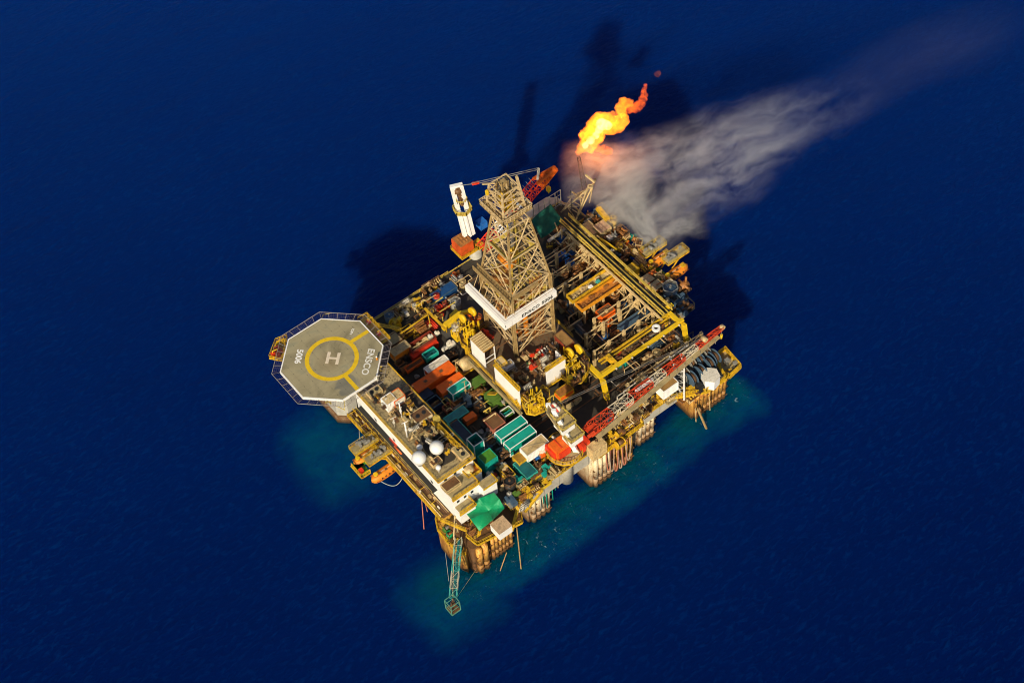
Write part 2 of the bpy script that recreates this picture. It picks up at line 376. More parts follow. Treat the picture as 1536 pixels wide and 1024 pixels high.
# north rail
mb = MB(); mb.rail([(14,12.1,23),(46,12.1,23)], 1.1, 2, .07); mb.build('edge_rail', YEL2, hull); mb = MB(); mb.rail([(60,12.1,23),(86,12.1,23),(88.4,8,23),(88.4,-12,23)], 1.1, 2, .07)
mb.beam((14,12.3,22.8),(86,12.3,22.8),.4,.5); mb.build('edge_rail', YEL2, hull); mb = MB(); mb.rail([(81.9,-51,23),(82.9,-44,23),(88.4,-40,23),(88.4,-32,23)], 1.1, 2, .07); mb.build('edge_rail', YEL2, hull)
# tracks and seams on the dark open deck in front of the drill floor
mb = MB()
for y in (-43.2, -44.6, -47.4): mb.box(29, 56, y-.14, y+.14, 23.0, 23.18)
for x in (46.2, 47.4, 48.2): mb.box(x-.12, x+.12, -43, -36, 23.0, 23.18)
for k in range(5): mb.box(57+k*5.5, 57.15+k*5.5, -44, -10, 23, 23.12)
mb.box(56,84,-12.2,-12,23,23.12); mb.box(56,84,-31.2,-31,23,23.12)
mb.build('skid_rails', BRN, hull)
# patches of worn coating on deck
mb = MB()
for (a,b,c,d) in ((32,46,-8,6),(14,30,-56.5,-53),(60,74,-57,-52)): mb = MB(); mb.box(a,b,c,d,23.0,23.03); mb.build('deck_coating_patch', DECKG, hull)

# ================================================================== HELIDECK
HZ = 36.0
heli = thing('helideck', 'octagonal grey green helideck with yellow circle and safety net at the west corner', 'helideck', (0, 0, HZ))
def octo(s): c = s*(math.sqrt(2)-1); return [(c,s),(s,c),(s,-c),(c,-s),(-c,-s),(-s,-c),(-s,c),(-c,s)]
def heli_mat():
    m, nt = new_mat('helideck_coating'); L = nt.links
    out = nn(nt, 'ShaderNodeOutputMaterial'); b = nn(nt, 'ShaderNodeBsdfPrincipled'); L.new(b.outputs[0], out.inputs[0])
    g = nn(nt, 'ShaderNodeNewGeometry')
    a = noise(nt, g.outputs['Position'], .13, 6, .62, .8); c = noise(nt, g.outputs['Position'], .9, 6, .75, 1.2)
    col = ramp(nt, a.outputs['Fac'], [(.30, (.20, .17, .095)), (.45, (.31, .265, .155)), (.58, (.37, .315, .185)), (.7, (.28, .265, .17))])
    sp = ramp(nt, c.outputs['Fac'], [(.66, (1, 1, 1)), (.8, (.45, .42, .36))])
    col = mixc(nt, .8, col, sp, 'MULTIPLY')
    # shadow painted grey toward the southern edge, soot ring near the middle
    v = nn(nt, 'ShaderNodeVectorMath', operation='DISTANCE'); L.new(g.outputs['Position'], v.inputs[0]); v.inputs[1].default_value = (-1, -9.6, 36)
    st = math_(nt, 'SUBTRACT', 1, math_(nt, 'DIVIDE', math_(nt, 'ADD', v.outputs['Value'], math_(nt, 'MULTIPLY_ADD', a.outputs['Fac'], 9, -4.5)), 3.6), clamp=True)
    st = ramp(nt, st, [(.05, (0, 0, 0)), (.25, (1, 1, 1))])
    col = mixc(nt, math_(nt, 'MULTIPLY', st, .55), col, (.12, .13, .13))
    v = nn(nt, 'ShaderNodeVectorMath', operation='DISTANCE'); L.new(g.outputs['Position'], v.inputs[0]); v.inputs[1].default_value = (-1, -.5, 36)
    st = math_(nt, 'SUBTRACT', 1, math_(nt, 'DIVIDE', v.outputs['Value'], 4.2), clamp=True)
    col = mixc(nt, math_(nt, 'MULTIPLY', math_(nt, 'MULTIPLY', st, c.outputs['Fac']), .9), col, (.22, .14, .055))
    # plate joints every 2.6 m, long dark scuffs and small tie-down cups
    sp_ = nn(nt, 'ShaderNodeSeparateXYZ'); L.new(g.outputs['Position'], sp_.inputs[0])
    def joint(v_, step, w_):
        f_ = math_(nt, 'ABSOLUTE', math_(nt, 'SUBTRACT', math_(nt, 'FRACT', math_(nt, 'DIVIDE', math_(nt, 'ADD', v_, 100.3), step)), .5))
        return math_(nt, 'LESS_THAN', f_, w_)
    jx, jy = joint(sp_.outputs[0], 2.6, .018), joint(sp_.outputs[1], 5.2, .009)
    col = mixc(nt, math_(nt, 'MULTIPLY', math_(nt, 'MAXIMUM', jx, jy), .22), col, (.10, .09, .06))
    cup = math_(nt, 'MULTIPLY', joint(sp_.outputs[0], 2.6, .055), joint(sp_.outputs[1], 2.6, .055))
    col = mixc(nt, math_(nt, 'MULTIPLY', cup, .45), col, (.05, .045, .04))
    mq = nn(nt, 'ShaderNodeMapping'); L.new(g.outputs['Position'], mq.inputs[0]); mq.inputs['Rotation'].default_value = (0, 0, .5); mq.inputs['Scale'].default_value = (.25, 2.2, 1)
    sc_ = noise(nt, mq.outputs[0], .8, 6, .7, .5)
    col = mixc(nt, math_(nt, 'MULTIPLY', ramp(nt, sc_.outputs['Fac'], [(.60, (0, 0, 0)), (.72, (1, 1, 1))]), .4), col, (.13, .11, .075))
    L.new(col, b.inputs['Base Color']); b.inputs['Roughness'].default_value = .7
    return m
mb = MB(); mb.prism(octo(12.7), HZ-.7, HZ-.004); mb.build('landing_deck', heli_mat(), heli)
mb = MB(); mb.ring(octo(13.0), octo(12.68), HZ-.75, HZ+.03); mb.build('edge_line', WHT, heli)
def circ(r, n=72): return [(r*math.cos(2*math.pi*i/n), r*math.sin(2*math.pi*i/n)) for i in range(n)]
mb = MB(); mb.ring(circ(7.2), circ(6.05), HZ-.01, HZ+.012); mb.box(6.9, 12.62, .65, 1.75, HZ-.01, HZ+.014); mb.box(-1.0, .1, -12.62, -6.9, HZ-.01, HZ+.014)
mb.build('yellow_circle', YCLEAN, heli)
hx = (P(509,527,HZ)-P(495.5,527,HZ)); hy = (P(495.5,527,HZ)-P(491,546,HZ))
hw = MB(); HM = paint('worn_white_marking', (.80, .68, .52), .25, var=.2, scale=1.2)
c0 = P(499.5, 537, HZ); ux = (P(507,537.6,HZ)-P(492,536.5,HZ)).normalized(); uy = V((-ux.y, ux.x, 0)); uy = (P(502,528,HZ)-P(497.6,546,HZ)).normalized()
for s in (-1.35, 1.35): hw.beam(c0+ux*s-uy*1.9+V((0,0,.01)), c0+ux*s+uy*1.9+V((0,0,.01)), .85, .03)
hw.beam(c0-ux*1.0+V((0,0,.012)), c0+ux*1.0+V((0,0,.012)), .6, .03)
hw.build('letter_h', HM, heli)
xd = (P(547,559,HZ)-P(556.5,526,HZ)); ud = V((-xd.y, xd.x, 0))
text_mesh('ENSCO', 2.55, paint('faded_white_lettering', (.82,.80,.74), .22, var=.15, scale=1.5), P(551.8,542.3,HZ)+V((0,0,.02)), xd, ud, heli, bold=.055, spacing=1.05)
text_mesh('5006', 2.35, WHT, P(448,534.5,HZ)+V((0,0,.02)), P(445,546,HZ)-P(450,524,HZ), ud, heli, bold=.06, spacing=1.0)
text_mesh('12.8 t', .95, WHT, P(528,497,HZ)+V((0,0,.02)), P(526,503,HZ)-P(530,493,HZ), V((1,.4,0)), heli, bold=.02)
# safety net on outriggers
mb = MB(); net = MB(); O1 = octo(13.05); O2 = octo(15.0)
for i in range(8):
    a1, b1, a2, b2 = V((*O1[i],HZ-.35)), V((*O1[(i+1)%8],HZ-.35)), V((*O2[i],HZ+.1)), V((*O2[(i+1)%8],HZ+.1))
    mb.beam(a2, b2, .12); n = 5
    for k in range(n+1): mb.beam(a1.lerp(b1,k/n), a2.lerp(b2,k/n), .08)
    for k in range(1,4): net.beam(a1.lerp(a2,k/4), b1.lerp(b2,k/4), .025)
    for k in range(22): net.beam(a1.lerp(b1,k/26), a2.lerp(b2,k/26), .03)
nf_ = mb.build('net_frame', paint('net_frame_paint', (.36,.31,.27), .3), heli); net.build('safety_net', paint('net_cord', (.12,.10,.13), 0), nf_)
# support structure
mb = MB()
for a, b in (((-8,-8),(2,5)),((-9,4),(3,8)),((4,-9),(4,4)),((9,-3),(9,6)),((0,-11),(3,4)),((9,8),(9,9)),((-3,10),(6,12))):
    mb.beam((a[0],a[1],HZ-.8), (b[0],b[1],22), .5)
for y in (-10,-5,0,5,10): mb.beam((-11+abs(y)*.2,y,HZ-1), (11-abs(y)*.2,y,HZ-1), .35, .6)
for x in (-8,0,8): mb.beam((x,-11,HZ-1.1), (x,11,HZ-1.1), .35, .6)
for dx, dy in ((-6.2,-12.8),(7,13.2)):
    for s in (-1,1): mb.beam((dx+s*1.4,dy,HZ-.5),(dx,dy+(-1.8 if dy<0 else 1.8),HZ-1.8), .14)
mb.build('support_truss', YEL2, heli)
mpl = [tuple(P(x,y,HZ-2)[:2]) for x,y in ((414,511),(431,505),(424,541),(404,537))]
mb = MB(); mb.prism(mpl, HZ-2.2, HZ-2.0); mb.rail([(*p_,HZ-2) for p_ in mpl],1.1,1.2,.06,closed=True)
mb.beam((*mpl[3],HZ-2),(*mpl[2],HZ-2),.4); mpo_ = mb.build('monitor_platform', YEL, heli)
mb = MB(); q_ = P(418,527,HZ-2); mb.cbox(q_,1.4,2.2,1.3); mb.cbox(q_+V((-1,-1.4,0)),1.0,.9,1.8); mb.build('platform_boxes', REDD, mpo_)
mb = MB(); mb.box(13.3,16.4,-3.2,7.4,HZ-2.4,HZ-2.2); mb.rail([(16.4,-3.2,HZ-2.2),(16.4,7.4,HZ-2.2),(13.4,7.6,HZ-2.2)],1.1,1.3,.07)
for k in range(8): mb.box(16.6+k*.8,17.3+k*.8,2,3.4,HZ-2.6-k*.9,HZ-2.5-k*.9)
mb.beam((16.5,1.9,HZ-2),(23,1.9,HZ-9.6),.16); mb.beam((16.5,3.5,HZ-2),(23,3.5,HZ-9.6),.16)
mb.build('access_stair', YEL, heli)
def monitor(px, py, z, label):
    p = P(px, py, z); t = thing('foam_monitor', label, 'fire monitor', p)
    m = MB(); m.cbox(p, .9, .9, .9); m.build('base', RED, t)
    m = MB(); m.tube(p+V((0,0,.9)), p+V((0,0,1.7)), .16); m.tube(p+V((0,0,1.6)), p+V((1.3,-.6,2.1)), .13); m.build('barrel', YCLEAN, t)
monitor(410, 532, HZ-2, 'yellow foam monitor on the small platform hung off the west edge of the helideck')
monitor(553, 484, HZ-2.2, 'red based foam monitor on the stair platform nearest the top corner of the helideck')
monitor(568, 502, HZ-2.2, 'red based foam monitor at the lower end of the helideck stair platform')
p = P(565.5, 539, HZ); t = thing('deck_lamp', 'small orange perimeter marker standing inside the east edge of the helideck', 'marker', p)
m = MB(); m.tube(p, p+V((0,0,1.1)), .28, 8, .18); m.build('body', ORGY, t); m = MB(); m.sphere(p+V((0,0,1.2)), .25, 8, 5); m.build('lamp', WHT, t)

# ================================================================== ACCOMMODATION HOUSE
house = thing('accommodation_house', 'long white crew house with cluttered tan roof and yellow rails along the west edge', 'building', (5, -30, D))
mb = MB()
mb.box(-.2, 10.6, -47.4, -18, 23, 33.7); mb.box(-.2, 10.6, -18, -10, 23, 33.5)
mb.box(-.2, 8.2, -52.8, -47.4, 23, 30.6); mb.box(8.2, 12.6, -54.2, -51.7, 23, 29.0)
mb.box(-.2, 4.6, -55.6, -52.8, 23, 27.4); mb.build('wall', WHT, house)
mb = MB(); mb.box(-.7, 11.0, -47.9, -9.8, 33.7, 34.0); rf_ = mb.build('roof', ROOFM, house)
mb = MB(); mb.box(-.2+.3, 7.9, -52.5, -47.9, 30.6, 30.75); mb.box(8.4, 12.4, -54.0, -51.9, 29.0, 29.15); mb.box(.1, 4.3, -55.3, -53, 27.4, 27.6); mb.build('lower_roof', TAN, house)
mb = MB(); mb.prism([(2.2,-44.6),(6.5,-45.2),(10.9,-43),(10.9,-33),(7.5,-31.5),(4.2,-33.5),(2.4,-38)],34.0,34.02); mb.build('dark_roof_patch', DECK, house)  # flat patches darker than the rest of the roof
mb = MB(); mb.prism([(4,-27),(10.8,-27.5),(10.8,-20.5),(6,-20)],34.0,34.02); mb.build('dark_roof_patch', DECK, house)
mb = MB(); mb.prism([(1,-14),(4.5,-14),(5,-10.4),(1,-10.4)],34.0,34.02); mb.build('dark_roof_patch', DECK, house)
mb = MB(); mb.rail([(-.65,-10,34),(-.65,-47.8,34),(10.9,-47.8,34),(10.9,-10,34)], 1.1, 2.2, .05)
mb.beam((-.75,-10,33.85),(-.75,-48,33.85),.16,.3); mb.beam((-.7,-48,33.85),(11.1,-48,33.85),.25,.35); mb.beam((11.1,-48,33.85),(11.1,-10,33.85),.2,.35)
mb.rail([(-.1,-52.7,30.7),(8.1,-52.7,30.7),(8.1,-49.4,30.7)],1.0,1.4,.07); mb.beam((-.2,-52.9,30.6),(8.3,-52.9,30.6),.4,.4); mb.beam((8.3,-52.9,30.6),(8.3,-49,30.6),.4,.4)
mb.rail([(-.1,-55.5,27.6),(4.5,-55.5,27.6),(4.5,-53,27.6)],1.0,1.2,.08); mb.beam((-.3,-55.7,27.4),(4.8,-55.7,27.4),.4,.4); mb.beam((4.8,-55.7,27.4),(4.8,-52.9,27.4),.4,.4)
mb.beam((8.3,-54.4,29.0),(12.7,-54.4,29.0),.35,.35); mb.beam((12.8,-54.4,29),(12.8,-51.7,29),.35,.35)
mb.build('roof_rail', YEL, rf_)
wm = MB(); dm = MB()
for k in range(14): wm.box(-.26,-.2,-45.6+k*2.5,-44.7+k*2.5,31.2,32.1) if k%4 else dm.box(-.26,-.2,-45.6+k*2.5,-44.6+k*2.5,29.6,31.6)
for k in range(3): wm.box(1+k*2.1,1.8+k*2.1,-52.86,-52.8,28.6,29.4)
gl = paint('dark_window_glass', (.02,.03,.04), 0, rough=.1)
# every window is one pane set in the wall
for k in range(4):
    m = MB(); y = -44.2+k*8.3; m.box(-.25,-.2,y-.1,y+.9,28.2,29.3); wf_ = m.build('window', GREY, house); m = MB(); m.box(-.28,-.25,y,y+.8,28.3,29.2); m.build('pane', gl, wf_)
for k in range(3):
    m = MB(); m.box(1+k*2.2,1.8+k*2.2,-52.87,-52.8,28.4,29.3); m.build('window', gl, house)
for k in range(3):
    m = MB(); m.box(1.4+k*3,2.2+k*3,-47.47,-47.4,31.6,32.5); m.build('window', gl, house)
m = MB(); m.box(5.9,6.9,-52.87,-52.8,23.1,25.2); m.build('door', GREY, house)
# balcony on west wall, floor blackened as painted shade below the white band
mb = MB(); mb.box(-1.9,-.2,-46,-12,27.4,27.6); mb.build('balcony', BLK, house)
mb = MB(); mb.rail([(-1.9,-12,27.6),(-1.9,-46,27.6)],1.0,2.6,.04,mid=False); mb.build('balcony_rail', YEL2, house)

# orange store room beside the house with its white dome
p = V((12.2,-49.2,D)); st = thing('store_room', 'box shaped store room with orange roof just south east of the long white house', 'building', p)
SA = P(689,703,30.2); SB = P(722,705.5,30.2); SX0, SY0 = (P(702.7,719,30.2)+P(689,702.6,30.2)).x/2, P(702.7,719,30.2).y; SX1, SY1 = SB.x, P(706.6,689,30.2).y

mb = MB(); mb.box(SX0,SX1,SY0,SY1,23,30); mb.build('wall', WHT, st)
mb = MB(); mb.box(SX0+.1,SX1-.1,SY0+.1,SY1-.1,30,30.15); mb.build('roof', paint('burnt_orange_roof', (.5,.16,.02), .2), st)
mb = MB(); mb.ring([(SX0-.1,SY0-.1),(SX1+.1,SY0-.1),(SX1+.1,SY1+.1),(SX0-.1,SY1+.1)],[(SX0+.25,SY0+.25),(SX1-.25,SY0+.25),(SX1-.25,SY1-.25),(SX0+.25,SY1-.25)],29.9,30.9); mb.build('roof_rim', YEL, st)
t = thing('vent_cowl', 'round cream vent cowl standing on the orange roofed store room', 'vent', ((SX0+SX1)/2-.5,(SY0+SY1)/2-.4,30.15)); vx, vy = (SX0+SX1)/2-.5,(SY0+SY1)/2-.4
m = MB(); m.tube((vx,vy,30.15),(vx,vy,31.4),.85,14); m.build('pipe', CRM, t); m = MB(); m.sphere((vx,vy,31.3),1.3,18,8,-.1,.75); m.build('cowl', CRM, t)

def radome(px, py, zb, r, label):
    q = P(px, py, zb+1.2+r*.9)     # centre of the ball
    t = thing('radome', label, 'radome', (q.x,q.y,zb))
    m = MB(); m.tube((q.x,q.y,zb),(q.x,q.y,q.z-r*.55),r*.42,14); m.build('pedestal', LGREY, t)
    m = MB(); m.sphere(q, r, 36, 20, -.72); m.tube((q.x,q.y,q.z-r*.72),(q.x,q.y,q.z-r*.66),r*.74,30); dmo = m.build('dome', DOME, t)
    m = MB(); m.tube((q.x,q.y,q.z-.06),(q.x,q.y,q.z+.06),r*1.006,36); m.build('seam_ring', LGREY, dmo)
radome(628.5, 686.5, 34, 1.85, 'large white radome at the west rim of the house roof, nearer the lifeboats')
radome(655.0, 671.0, 34, 1.85, 'large white radome in the middle of the house roof on a dark patch')
radome(657.5, 701.0, 34, .72, 'small white radome at the south corner of the house roof')
radome(629.5, 670.5, 34, .82, 'small grey dome standing behind the large white radome at the west rim')

# ================================================================== DERRICK
DX, DY = 46.2, -21.6
der = thing('derrick', 'tall tan steel lattice drilling derrick with white V shaped name board', 'derrick', (DX, DY, 31))
def hw_(z):
    if z <= 55: return 6.3
    return 6.3+(z-55)/(78-55)*(3.15-6.3)
def corner(i, z):
    h = hw_(z); a, b = ((-1,-1),(1,-1),(1,1),(-1,1))[i%4]; return V((DX+a*h, DY+b*h, z))
lv = [31, 37, 43, 49, 55.5, 61.5, 67, 72.2, 77]
for i in range(4):
    m = MB(); a, b = ((-1,-1),(1,-1),(1,1),(-1,1))[i]
    for z0, z1 in zip(lv, lv[1:]):
        m.beam(corner(i,z0), corner(i,z1), .72 if z1 <= 56 else .44)
    # cable ladder and box stiffening of the lower legs
    for z in [31+k*1.2 for k in range(20)]: m.beam(corner(i,z)+V((a*.6,b*.1,0)), corner(i,z)+V((-a*.1,-b*.6,0)), .16)
    m.tube(corner(i,31)+V((a*.75,0,0)), corner(i,55)+V((a*.75,0,0)), .12, 6)
    m.tube(corner(i,31)+V((0,b*.75,0)), corner(i,55)+V((0,b*.75,0)), .12, 6)
    m.build('leg', DRK, der)
m = MB()
for i in range(4):
    for z in lv[1:]: m.beam(corner(i,z), corner(i+1,z), .32 if z<56 else .26)
m.build('girts', DRKL, der)
m = MB()
for i in range(4):
    for k, (z0, z1) in enumerate(zip(lv, lv[1:])):
        a, b, c, d = corner(i,z0), corner(i+1,z0), corner(i,z1), corner(i+1,z1)
        mid = (c+d)/2
        if k % 2 == 0: m.beam(a, mid, .26); m.beam(b, mid, .26)
        else:
            ml = (a+b)/2; m.beam(ml, c, .26); m.beam(ml, d, .26)
        cm_ = (a+b+c+d)/4; m.beam(a.lerp(c,.5), b.lerp(d,.5), .14)
        if k < 5: m.beam(a, cm_, .13); m.beam(b, cm_, .13); m.beam(c, cm_, .13); m.beam(d, cm_, .13)
        if k >= 1 and z0 >= 37:
            m.beam((a+c)/2, (a+b+c+d)/4, .13); m.beam((b+d)/2, (a+b+c+d)/4, .13)
m.build('bracing', DRKL, der)
m = MB()   # inner stair tower, racking board, fingers, guide rails
for z in (49.5, 66):
    h = hw_(z)-.5; m.ring([(DX-h,DY-h),(DX+h,DY-h),(DX+h,DY+h),(DX-h,DY+h)], [(DX-h+1,DY-h+1),(DX+h-1,DY-h+1),(DX+h-1,DY+h-1),(DX-h+1,DY+h-1)], z, z+.25)
h = hw_(56)-.6
for k in range(9): m.beam((DX-h+1+k*1.1, DY+1.2, 56), (DX-h+1+k*1.1, DY+h, 56), .22)
for k in range(9): m.beam((DX-h+1+k*1.1, DY-h, 56), (DX-h+1+k*1.1, DY-2.2, 56), .22)
for s in (-1.1, 1.1): m.beam((DX+s,DY,33), (DX+s,DY,76), .3)
m.build('racking_board', YEL2, der)
m = MB()
for k in range(22): 
    z = 32+k*2; s = 1 if k % 2 else -1
    m.beam((DX+hw_(z)-1.6, DY+s*2, z), (DX+hw_(z+2)-1.6, DY-s*2, z+2), .5, .1)
m.build('stair_tower', DRK, der)
m = MB()  # drill pipe stands leaning in the derrick
for k in range(26):
    x = DX-4.6+(k%13)*.38; y = DY+3.2+(k//13)*.7; m.tube((x,y,31),(x+.2,y+.5,56),.12,6)
for k in range(16):
    x = DX+.8+(k%8)*.5; y = DY-4.4-(k//8)*.6; m.tube((x,y,31),(x+.1,y-.3,56),.12,6)
m.build('pipe_stands', RUSTO, der)
# travelling block and top drive
m = MB(); m.cbox((DX,DY,60),2,1.4,3.5); m.tube((DX,DY-.5,64),(DX,DY+.5,64),1.2,14); m.build('travelling_block', YEL, der)
m = MB(); m.tube((DX-2.3,DY-2,62),(DX-2.3,DY+2,62),1.6,16); m.tube((DX-.4,DY-3.4,48),(DX-.8,DY-3.8,33),.7,10); m.tube((DX-3.6,DY-3,52),(DX-3.0,DY-4.2,33),.55,10); m.build('hose_reel', ORGY, der)
m = MB(); m.cbox((DX-.5,DY-.5,36),2.4,2.4,5); m.build('top_drive', RED, der)
for q in range(6):
    pass
m = MB()
for s in (-.5,-.2,.2,.5): m.beam((DX+s,DY+s*.4,63),(DX+s,DY,79),.07)
m.build('drilling_lines', CAB, der)
# V shaped walkway half way up (west and south arms)
m = MB(); zz = 55.6
a, b, c = V((DX-7.6,DY+7.4,zz)), V((DX-7.6,DY-7.6,zz)), V((DX+7.4,DY-7.6,zz))
m.box(DX-8.0,DX-6.5,DY-8,DY+7.4,zz,zz+.35); m.rail([(DX-8,DY+7.4,zz+.3),(DX-8,DY-8,zz+.3)],1.3,1.0,.09); m.rail([(DX-6.6,DY+7.4,zz+.3),(DX-6.6,DY-6.6,zz+.3)],1.3,1.2,.08)
m.box(DX-6.5,DX+2,DY-7.5,DY-6.6,zz,zz+.3)
m.build('upper_walkway', DRK, der)
# name board (windwall ring at 49 m)
R_ = 8.75; zb, zt = 47.4, 49.8
sx, sy = 46.75, -18.3
Lc, Fc, Rc = P(700,426,zt), P(757,487,zt), P(834,435,zt)
x0, y0, x1, y1 = Fc.x, Fc.y, Rc.x, Lc.y
m = MB(); m.prism([(x0,y1),(x0,y0),(x1,y0),(x1,y0+1.5),(x0+1.5,y0+1.5),(x0+1.5,y1)], zb, zt)
nb_ = m.build('name_board', WHT, der)
m = MB(); m.box(x0+.75,x0+.82,y0+.8,y1,zt,zt+.03); m.box(x0+.75,x1,y0+.75,y0+.82,zt,zt+.03)
for k in range(1,5): m.box(x0+k*3.5,x0+k*3.5+.05,y0,y0+1.5,zt,zt+.02)
m.box(x0+2.3,x0+2.36,y0-.02,y0,zb,zt); m.box(x1-1.9,x1-1.8,y0-.03,y0,zb,zt)
m.build('panel_seams', paint('seam_grey', (.32,.2,.14), 0), nb_)
m = MB()
for k in range(7): 
    t_ = 1.2+k*2.3
    m.beam((x0+t_,y0+1.4,zt),(x0+t_+.3,DY-6.3,zt+4.5),.12); m.beam((x0+1.4,y0+t_,zt),(DX-6.3,y0+t_+.3,zt+4.5),.12)
for q in ((x0+1,y0+1),(x1-.6,y0+1),(x0+1,y1-.6)): m.beam((q[0],q[1],zb+.4),(DX+(q[0]-DX)*.7,DY+(q[1]-DY)*.75,zb-3),.25)
m.build('board_hangers', DRKL, der)
INK = paint('black_lettering', (.02,.02,.02), 0)
text_mesh('ENSCO 5006', 1.65, INK, V((x0+10.6,y0-.03,(zb+zt)/2)), V((1,0,0)), V((0,0,1)), nb_, bold=.05, spacing=1.14)
text_mesh('____', .5, paint('faded_green_print', (.25,.4,.33), 0), V((x0+4.7,y0-.03,zb+1.3)), V((1,0,0)), V((0,0,1)), nb_, name='faded_print')
m = MB(); m.box(x0+.12,x0+.32,y0-.03,y0-.0,zb+1.1,zb+1.8); m.build('corner_mark', INK, nb_)
# crown platform and crown
zc = 76.6
La, Fa, Ra = P(721,303,zc+.6), P(755,338,zc+.6), P(796,308,zc+.6)
cx0, cy0, cx1, cy1 = Fa.x, Fa.y, Ra.x, La.y
m = MB(); m.prism([(cx0,cy1),(cx0,cy0),(cx0+1.7,cy0+.2),(cx0+1.7,cy1)], zc, zc+.5); m.box(cx0+1.7,cx1,cy0,cy0+1.4,zc,zc+.5); m.box(cx1-1.5,cx1,cy0+1.4,cy1,zc,zc+.5); m.box(cx0+1.7,cx1-1.5,cy1-1.5,cy1,zc,zc+.5)
cpl_ = m.build('crown_platform', DRK, der)
m = MB(); m.rail([(cx0,cy1,zc+.5),(cx0,cy0,zc+.5),(cx1,cy0,zc+.5),(cx1,cy1,zc+.5)],1.3,1.2,.09,closed=True); m.rail([(cx0+1.7,cy1,zc+.5),(cx0+1.7,cy0+1.5,zc+.5)],1.2,1.2,.08)
m.build('crown_rail', DRKL, cpl_)
cc = V(((cx0+cx1)/2,(cy0+cy1)/2,zc))
m = MB(); h0, h1 = 3.5, 2.6; z1 = 84.6; zz0 = zc
def cr(i, t):
    a, b = ((-1,-1),(1,-1),(1,1),(-1,1))[i%4]; h = h0+(h1-h0)*t; return V((cc.x+a*h, cc.y+b*h, zz0+(z1-zz0)*t))
for i in range(4):
    m.beam(cr(i,0), cr(i,1), .4)
    for k in range(4):
        t0, t1 = k/4, (k+1)/4; m.beam(cr(i,t1), cr(i+1,t1), .26); m.beam(cr(i,t0).lerp(cr(i+1,t0),.5), cr(i,t1).lerp(cr(i+1,t1),.5), .2)
        m.beam(cr(i,t0) if k%2 else cr(i+1,t0), cr(i+1,t1) if k%2 else cr(i,t1), .2)
for s in (-1.2,1.2): m.beam(cc+V((s,0,0)), V((cc.x+s*.5,cc.y,z1)), .35)
m.build('crown_frame', DRKL, der)
m = MB(); rt = V((cr(2,1).x, cr(1,1).y, z1)); m.beam(cr(1,.55), cr(1,1)+V((-.3,.2,3.4)), .55)
m.beam(cr(3,1)+V((-1.5,.8,.4)), cr(3,1)+V((1.4,-.6,-.2)), .35); m.build('gin_pole', DRKL, der)
m = MB(); rq = random.Random(8)
for k in range(12): m.beam(cc+V((rq.uniform(-2,2),rq.uniform(-2,2),rq.uniform(1,5))), cc+V((rq.uniform(-1.8,1.8),rq.uniform(-1.8,1.8),rq.uniform(6,9.6))), rq.uniform(.14,.35))
m.cbox(cc+V((.2,.6,7.2)),1.5,1.3,1.6); m.build('crown_block', DRK, der)
m = MB(); m.tube(cc+V((.6,-.9,3)),cc+V((.6,.9,3)),1.7,18); m.tube(cc+V((-.8,-.8,5.2)),cc+V((-.8,.6,5.2)),1.1,14); m.cbox(cc+V((.4,0,0)),3.4,3,1.6); m.build('crown_sheaves', YEL, der)
m = MB(); m.cbox(cr(3,1)+V((-.9,0,-3.2)),.6,.6,1.5); m.build('beacon', YCLEAN, der)

# ================================================================== DRILL FLOOR
fl = thing('drill_floor', 'raised drill floor with white windwalls and yellow edge platforms under the derrick', 'drill floor', (43, -28, D))
m = MB(); m.prism([(30.4,-19),(30.4,-41.8),(33,-41.8),(39.5,-40.8),(55,-40.5),(55,-13.5),(37,-13.5),(37,-19)], 29.8, 31.0); m.build('floor_plate', paint('drill_floor_steel',(.15,.105,.06),.55), fl)
m = MB()
for x in (32, 40, 52):
    for y in (-38, -28, -16): m.beam((x,y,23),(x,y,29.8),.9)
for x in (32, 40, 52): m.beam((x,-38,23),(x,-28,29.8),.4); m.beam((x,-16,23),(x,-28,29.8),.4)
for y in (-38,-16): m.beam((32,y,23),(40,y,29.8),.4); m.beam((52,y,23),(40,y,29.8),.4)
m.build('substructure', YEL, fl)
m = MB(); m.box(30.5,30.8,-41.4,-30.7,31,37.8); m.box(30.5,33.4,-30.9,-30.7,31,37.4); m.box(39.8,46.2,-41.0,-40.7,31,37.6); m.box(46.0,46.3,-40.7,-37,31,37.0); m.build('windwall', WHT, fl)
m = MB(); m.box(30.35,30.95,-41.5,-30.6,37.8,38.05); m.box(39.6,46.5,-41.2,-40.5,37.6,37.85); m.rail([(31.1,-41.2,37.8),(31.1,-31,37.8)],1,1.2,.07); m.rail([(40,-40.4,37.6),(46,-40.4,37.6)],1,1.2,.07); m.build('windwall_cap', YEL, fl)
# octagonal edge platforms full of yellow pipework
def oct_platform(poly, z, name='edge_platform'):
    g_ = MB(); g_.prism(poly, z-.3, z); g_.build('platform_grating', BRN, fl)
    m = MB(); m.rail([(x,y,z) for x,y in poly], 1.2, 1.2, .06, closed=True)
    n = len(poly)
    for i in range(n): m.beam((*poly[i],z-.2),(*poly[(i+1)%n],z-.2),.3,.6)
    m.build(name, YEL, fl)
S_oct = [(31,-41.6),(30.2,-44.4),(31.6,-46.2),(34.2,-46.8),(37.2,-45.6),(38.8,-43.2),(38.6,-40.9)]
E_oct = [(x-2.4,y-1.3) for x,y in ((46.6,-40.4),(47.2,-43.2),(49.6,-44.8),(52.6,-43.8),(55.4,-41.2),(56.2,-37.4),(54.6,-33.4),(51.8,-33.2))]
W_oct = [(31.2,-19),(30.6,-16),(32,-12.6),(36,-11.2),(39.4,-13.6)]
for poly, zz in ((S_oct,31.5),(E_oct,31.5),(W_oct,31.2)): oct_platform(poly, zz)
m = MB()
